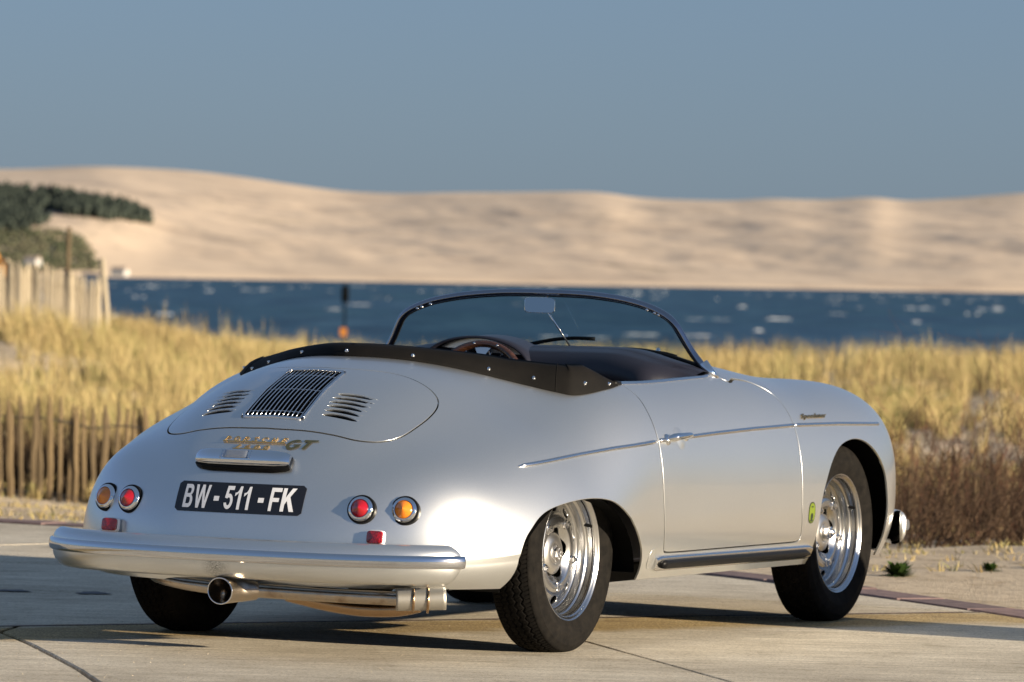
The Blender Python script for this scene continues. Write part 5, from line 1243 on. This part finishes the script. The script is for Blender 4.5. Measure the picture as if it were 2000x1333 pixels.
paling_fence([(82, -17), (80.5, -11), (80, -6.25)], 1.22, .088, .066, M['pale_grey'], 'pale sunlit paling fence on the grassy mound at the left edge', 'paling fences on the dunes', (4.6, 10.45,), (.2, .8), seed=5, sink=.2, lean=.02)
V, F = tube([(0, 0, -.2), (.02, 0, .6), (.10, .0, 1.35)], .045, 7); x, y = uv2w(80.2, -6.15)
lp = mesh_obj('leaning_post', [v for v in V], F, M['pale_grey']); lp.location = (x, y, float(terr_h(80.2, -6.15))); lp.rotation_euler = (0, 0, YAW-math.pi/2+math.pi); tag(lp, 'pale leaning stake ending the fence on the left mound', 'post')

# ------------------------------------------------------------------ marram grass
def grassm(name, stops):
    m = mat(name, stops[0][1], .6, spec=.25); n = noise(m, .55, 4, .6); n2 = noise(m, 9, 3, .6); ad = nd(m, 'ShaderNodeMath', operation='MULTIPLY_ADD'); lk(m, n2.outputs[0], ad.inputs[0]); ad.inputs[1].default_value = .55; mm = nd(m, 'ShaderNodeMath', operation='MULTIPLY'); lk(m, n.outputs[0], mm.inputs[0]); mm.inputs[1].default_value = .55; lk(m, mm.outputs[0], ad.inputs[2])
    c = ramp(m, ad.outputs[0], stops); lk(m, c.outputs[0], P_(m).inputs['Base Color']); P_(m).inputs['Subsurface Weight'].default_value = 0
    return m
M['grass'] = grassm('marram_grass', [(.34, (.09, .055, .02)), (.46, (.24, .175, .075)), (.57, (.40, .31, .14)), (.66, (.20, .20, .065)), (.78, (.34, .28, .12))])
def tufts(name, spots, m, label, nb=26, h=.5, spread=.16, wd=.007, bend=.55):
    """spots: (u,v,scale)"""
    S = np.array(spots); n = len(S)*nb; idx_ = np.repeat(np.arange(len(S)), nb); sc = S[idx_, 2]*RNG.uniform(.55, 1.1, n)
    az = RNG.uniform(0, 2*np.pi, n); r = RNG.uniform(0, 1, n)**.7*spread*S[idx_, 2]; bu = S[idx_, 0]+r*np.cos(az); bv = S[idx_, 1]+r*np.sin(az); z0 = terr_h(bu, bv)-.02
    bx_ = CAM[0]+Fh[0]*bu+Rh[0]*bv; by_ = CAM[1]+Fh[1]*bu+Rh[1]*bv; la = az+RNG.uniform(-.8, .8, n); dx = Fh[0]*np.cos(la)+Rh[0]*np.sin(la); dy = Fh[1]*np.cos(la)+Rh[1]*np.sin(la)
    # the wind leans everything slightly to one side
    dx = dx+.25; dy = dy+.5; L = h*sc; be = bend*RNG.uniform(.15, 1., n); px_, py_ = -dy, dx; nn = np.hypot(px_, py_)+1e-9; px_ /= nn; py_ /= nn
    ra = RNG.uniform(-1.3, 1.3, n); px2 = px_*np.cos(ra)-py_*np.sin(ra); py2 = px_*np.sin(ra)+py_*np.cos(ra); V = np.zeros((n, 7, 3)); w0 = wd*RNG.uniform(.7, 1.4, n)
    for q, (t, ww) in enumerate(((0, 1.), (.4, .85), (.75, .55))):
        cx = bx_+dx*L*be*t**2; cy = by_+dy*L*be*t**2; cz = z0+L*t*(1-.18*be*t)
        for s__ in (0, 1): V[:, q*2+s__, 0] = cx+px2*w0*ww*(s__-.5); V[:, q*2+s__, 1] = cy+py2*w0*ww*(s__-.5); V[:, q*2+s__, 2] = cz
    V[:, 6, 0] = bx_+dx*L*be; V[:, 6, 1] = by_+dy*L*be; V[:, 6, 2] = z0+L*(1-.25*be)
    base_ = (np.arange(n)*7)[:, None]; Q = (base_[:, None, :]+np.array([[0, 1, 3, 2], [2, 3, 5, 4]])[None]).reshape(-1, 4); T_ = (base_+np.array([4, 5, 6])[None]).reshape(-1, 3)
    me = bpy.data.meshes.new(name); nv_ = n*7; me.vertices.add(nv_); me.vertices.foreach_set('co', V.reshape(-1)); loops = np.concatenate([Q.reshape(-1), T_.reshape(-1)]); me.loops.add(len(loops)); me.loops.foreach_set('vertex_index', loops.astype(np.int32))
    st = np.concatenate([np.arange(len(Q))*4, len(Q)*4+np.arange(len(T_))*3]); me.polygons.add(len(st)); me.polygons.foreach_set('loop_start', st.astype(np.int32)); me.materials.append(m); me.update(calc_edges=True); me.validate()
    o = bpy.data.objects.new(name, me); COL.objects.link(o); tag(o, label, 'grass', kind='stuff'); return o
spots = []
def scatter(n, u0, u1, pxa, pxb, sc, dens=lambda u, v: 1.):
    k = 0; t_ = 0
    while k < n and t_ < n*8:
        t_ += 1; u = u0+(u1-u0)*random.random()**.9; px = random.uniform(pxa, pxb); v = (px-1000)*u/FP
        if random.random() < dens(u, v): spots.append((u, v, sc*random.uniform(.7, 1.25))); k += 1
patch = lambda u, v: float(np.clip((.6*vnoise(np.array(v*.9+50), np.array(u*.25+9), 4)+.4*vnoise(np.array(v*3.1+5), np.array(u*1.1+2), 8)-.42)*5.5, 0, 1))
scatter(1500, 41, 92, -500, 620, 1.0, lambda u, v: .04+.96*patch(u, v)**1.4)     # left mound, dense
scatter(900, 78, 98, 200, 1300, 1.05)
scatter(640, 68, 96, 1250, 2500, 1.1, lambda u, v: .15+.85*patch(u, v))                                          # right crest
scatter(800, 42, 68, 1250, 2500, .72, lambda u, v: patch(u, v)**2)
scatter(110, 37.6, 38.4, -300, 2500, .42)
tufts('marram_grass', spots, M['grass'], 'dry yellow marram grass covering the dunes between the pavement and the sea', nb=30, h=.52, spread=.14, wd=.010, bend=.45)
M['brush'] = grassm('dead_undergrowth', [(.36, (.016, .011, .006)), (.52, (.045, .028, .014)), (.70, (.10, .065, .03))])
keep_spots = spots; spots = []; scatter(330, 38.7, 40.2, -420, 760, .95); scatter(190, 38.6, 40.4, 1500, 2500, .8); tufts('dead_undergrowth', spots, M['brush'], 'dark dead undergrowth pressed against the back of the low paling fence', nb=34, h=.60, spread=.16, wd=.008, bend=.5)
# taller flowering stalks against the water
spots = []; scatter(60, 78, 92, 260, 620, 1.25); scatter(50, 78, 92, 1350, 2300, 1.1); tufts('grass_stalks', spots, M['grass'], 'taller pale grass stalks standing up against the water', nb=7, h=.62, spread=.08, wd=.014, bend=.2)
# ground litter along the kerb
spots = []; scatter(500, 24.2, 37, -200, 500, .16); scatter(240, 22, 30, 1700, 2500, .14); tufts('grass_litter', spots, M['grass'], 'short dry grass and litter at the edge of the pavement', nb=10, h=.45, spread=.3, wd=.006, bend=1.2)

# ------------------------------------------------------------------ bare shrubs on the right
M['twig'] = leafm('bare_twigs', (.030, .018, .012), (.12, .075, .045), 5.); M['twig2'] = leafm('reddish_twigs', (.10, .045, .03), (.21, .10, .06), 5.)
def shrub(u, v, h, w_, n, m, label, seed, up=.5):
    rr = random.Random(seed); x, y = uv2w(u, v); root = empty('bare_shrub', (x, y, float(terr_h(u, v))-.03)); tag(root, label, 'shrub', 'bare brown shrubs before the fence')
    b = MB(); b2 = MB()
    def twig(p, d, L, r, depth, acc):
        pts = [p]; dd = np.array(d)
        for k in range(4): dd = dd+np.array([rr.gauss(0, .22), rr.gauss(0, .22), rr.gauss(0, .14)]); dd /= np.linalg.norm(dd); pts.append(pts[-1]+dd*L/4)
        P = np.array(pts); V = []; F = []; kk = 3
        for i, q in enumerate(P):
            ri = r*(1-.75*i/4)
            for j in range(kk): a_ = 2*math.pi*j/kk; V.append((q[0]+ri*math.cos(a_), q[1]+ri*math.sin(a_)*.8, q[2]+ri*math.sin(a_)*.4))
        for i in range(4):
            for j in range(kk): F.append((i*kk+j, i*kk+(j+1) % kk, (i+1)*kk+(j+1) % kk, (i+1)*kk+j))
        acc.add(V, F)
        if depth > 0:
            for _ in range(rr.choice((2, 3, 4))):
                i = rr.randint(1, 4); d2 = dd*.8+np.array([rr.gauss(0, .5), rr.gauss(0, .5), rr.gauss(.1, .35)]); d2 /= np.linalg.norm(d2); twig(P[i], d2, L*rr.uniform(.35, .6), r*.6, depth-1, b2)
    for _ in range(n):
        a_ = rr.uniform(0, 2*math.pi); rad = w_*rr.random()**.6*.5; t = rr.uniform(.1, 1.); d0 = np.array([math.cos(a_)*(1-up), math.sin(a_)*(1-up), up+rr.uniform(0, .4)]); d0 /= np.linalg.norm(d0)
        twig(np.array([math.cos(a_)*rad, math.sin(a_)*rad, 0.]), d0, h*rr.uniform(.45, 1.), .0065, 2, b)
    tag(b.obj('stems', m, root), kind='stuff'); tag(b2.obj('twigs', m, root), kind='stuff')
shr = [(25.2, 1.92, .50, .6, 26), (26.5, 2.35, .62, .8, 34), (25.4, 2.75, .55, .7, 32), (28.5, 2.6, .75, .9, 34), (27.2, 3.2, .7, .8, 34), (30, 2.35, .8, .8, 28), (30.5, 3.3, .85, .9, 30), (25.8, 3.6, .55, .8, 28), (29, 4.2, .8, 1., 30), (33, 2.9, .8, 1., 24), (33.5, 4.2, .8, 1., 24)]
wh = ('beside the front fender', 'just right of the front bumper', 'low and tangled in front, right of the car', 'behind the first shrubs, right of the car', 'in the middle of the right-hand thicket', 'behind the fender, further back', 'at the back of the right-hand thicket', 'low at the right edge of the picture', 'tall at the right edge of the picture', 'against the fence, nearest the car', 'against the fence at the far right')
for q, (u, v, h, w_, n) in enumerate(shr): shrub(u, v, h*(.62, 1.05, .7, .95, 1.2, .8, 1.1, .65, 1.25, .9, 1.15)[q], w_*1.1, int(n*1.9), M['twig'], 'brown leafless shrub '+wh[q], 40+q, .5)
for q, (u, v, h) in enumerate(((34, 3.05, 1.15), (33.2, 2.72, .95), (35, 3.5, 1.2), (31, 2.35, .8), (30, 2.95, .95))): shrub(u, v, h, .4, 13, M['twig2'], ('reddish upright bush standing above the thicket at the right', 'smaller reddish bush just left of the tallest one', 'reddish upright bush nearest the right edge', 'short reddish upright bush closest to the front fender', 'thin reddish bush in front of the tall ones, mid thicket')[q], 80+q, .88)
# green weeds in the sand
M['weed'] = leafm('green_leaf', (.02, .045, .008), (.06, .11, .02), 20.)
def weed(u, v, r, label, seed):
    rr = random.Random(seed); x, y = uv2w(u, v); b = MB()
    for _ in range(420):
        a_ = rr.uniform(0, 2*math.pi); L = r*rr.uniform(.2, .8); e = rr.uniform(.15, 1.1); c, s = math.cos(a_), math.sin(a_); w_ = L*.11
        V = [(c*L*t*math.cos(e)-s*w_*f*k, s*L*t*math.cos(e)+c*w_*f*k, L*(t*math.sin(e)-.35*t*t*(1-math.sin(e)*.5))+.01) for t, f in ((0, .3), (.35, 1), (.75, .8), (1, .05)) for k in (-1, 1)]; b.add(V, [(0, 1, 3, 2), (2, 3, 5, 4), (4, 5, 7, 6)])
    o = b.obj('green_weed', M['weed'], None); o.location = (x, y, float(terr_h(u, v))-.01); tag(o, label, 'weed', 'green weeds in the sand')
weed(21.6, 1.60, .13, 'small green weed in the sand just beyond the front wheel', 1); weed(22.4, 2.05, .08, 'tiny green weed between the front wheel and the right edge', 2); weed(22.6, 2.32, .07, 'tiny green weed nearest the right edge', 3); weed(26, -2.9, .10, 'green sprig by the pavement edge at the left', 4)
# autumn bush at the left edge
def bush(u, v, z, r, m, label):
    x, y = uv2w(u, v); root = empty('autumn_bush', (x, y, float(terr_h(u, v)))); tag(root, label, 'bush'); b = MB(); rr = random.Random(5)
    for _ in range(900):
        d = np.array([rr.gauss(0, 1), rr.gauss(0, 1), rr.gauss(0, 1)]); d /= np.linalg.norm(d); p = d*r*rr.random()**.4; p[2] = p[2]*1.1+z; a_ = rr.uniform(0, 6.28); s_ = .05; q = np.array([math.cos(a_), math.sin(a_), rr.uniform(-1, 1)])*s_; q2 = np.cross(q, d); b.add([p-q, p+q2, p+q, p-q2], [(0, 1, 2, 3)])
    b.obj('leaves', m, root, smooth=False); V, F = tube([(0, 0, 0), (.05, 0, z*.6), (0, .05, z)], .05, 7); mesh_obj('trunk', V, F, M['twig'], root)
M['autumn'] = leafm('autumn_leaf', (.16, .10, .02), (.55, .22, .03), 1.6)
bush(92, -9.22, 1.15, .42, M['autumn'], 'orange and green autumn bush cut by the left edge, above the fence')
# channel mark out in the water
x, y, z = far(185, (672-1000)*185/FP, 0); mk = empty('channel_marker', (x, y, z)); tag(mk, 'thin dark marker post with an orange board, standing off the grassy shore', 'marker')
M['orange'] = mat('orange_board', (.36, .13, .015), .6); V, F = tube([(0, 0, -.5), (0, 0, 1.5), (0, 0, 4.25)], .035, 8); mesh_obj('post', V, F, M['black'], mk)
V, F = lathe([(0, 4.0), (.13, 4.0), (.13, 4.5), (0, 4.65)], 12, 'z'); mesh_obj('topmark', V, F, M['black'], mk); V, F = box((-.04, .03, 2.95), (.05, .24, .30)); o = mesh_obj('board', V, F, M['orange'], mk, smooth=False); mk.rotation_euler = (0, 0, YAW)
# unseen block added right of the car to shadow its front wheel
bl = MB(); bl.add(*box((0, 0, .30), (.56, .56, .6))); bl.add(*box((0, 0, .635), (.62, .62, .07))); o = bl.obj('shade_blocker', M['concrete'], None, smooth=False); o.location = (1.77, -3.25, 0); tag(o, 'unseen square bollard to the right of the car that shades its front wheel', 'blocker')
# loose grit on the slabs
V = []; F = []
for _ in range(2600):
    x, y = uv2w(random.uniform(13.2, 19.5), random.uniform(-2.2, 2.4)); r = random.uniform(.0008, .0022); a_ = random.uniform(0, 6.28); b0 = len(V)
    V += [(x+r*math.cos(a_+k*2.1), y+r*math.sin(a_+k*2.1), .0) for k in range(3)]+[(x, y, r*1.3)]; F += [(b0, b0+1, b0+3), (b0+1, b0+2, b0+3), (b0+2, b0, b0+3)]
grit = leafm('grit', (.25, .2, .14), (.5, .43, .33), 40.)
tag(mesh_obj('loose_grit', V, F, grit, smooth=False), 'fine grit scattered over the concrete slabs', 'grit', kind='stuff')
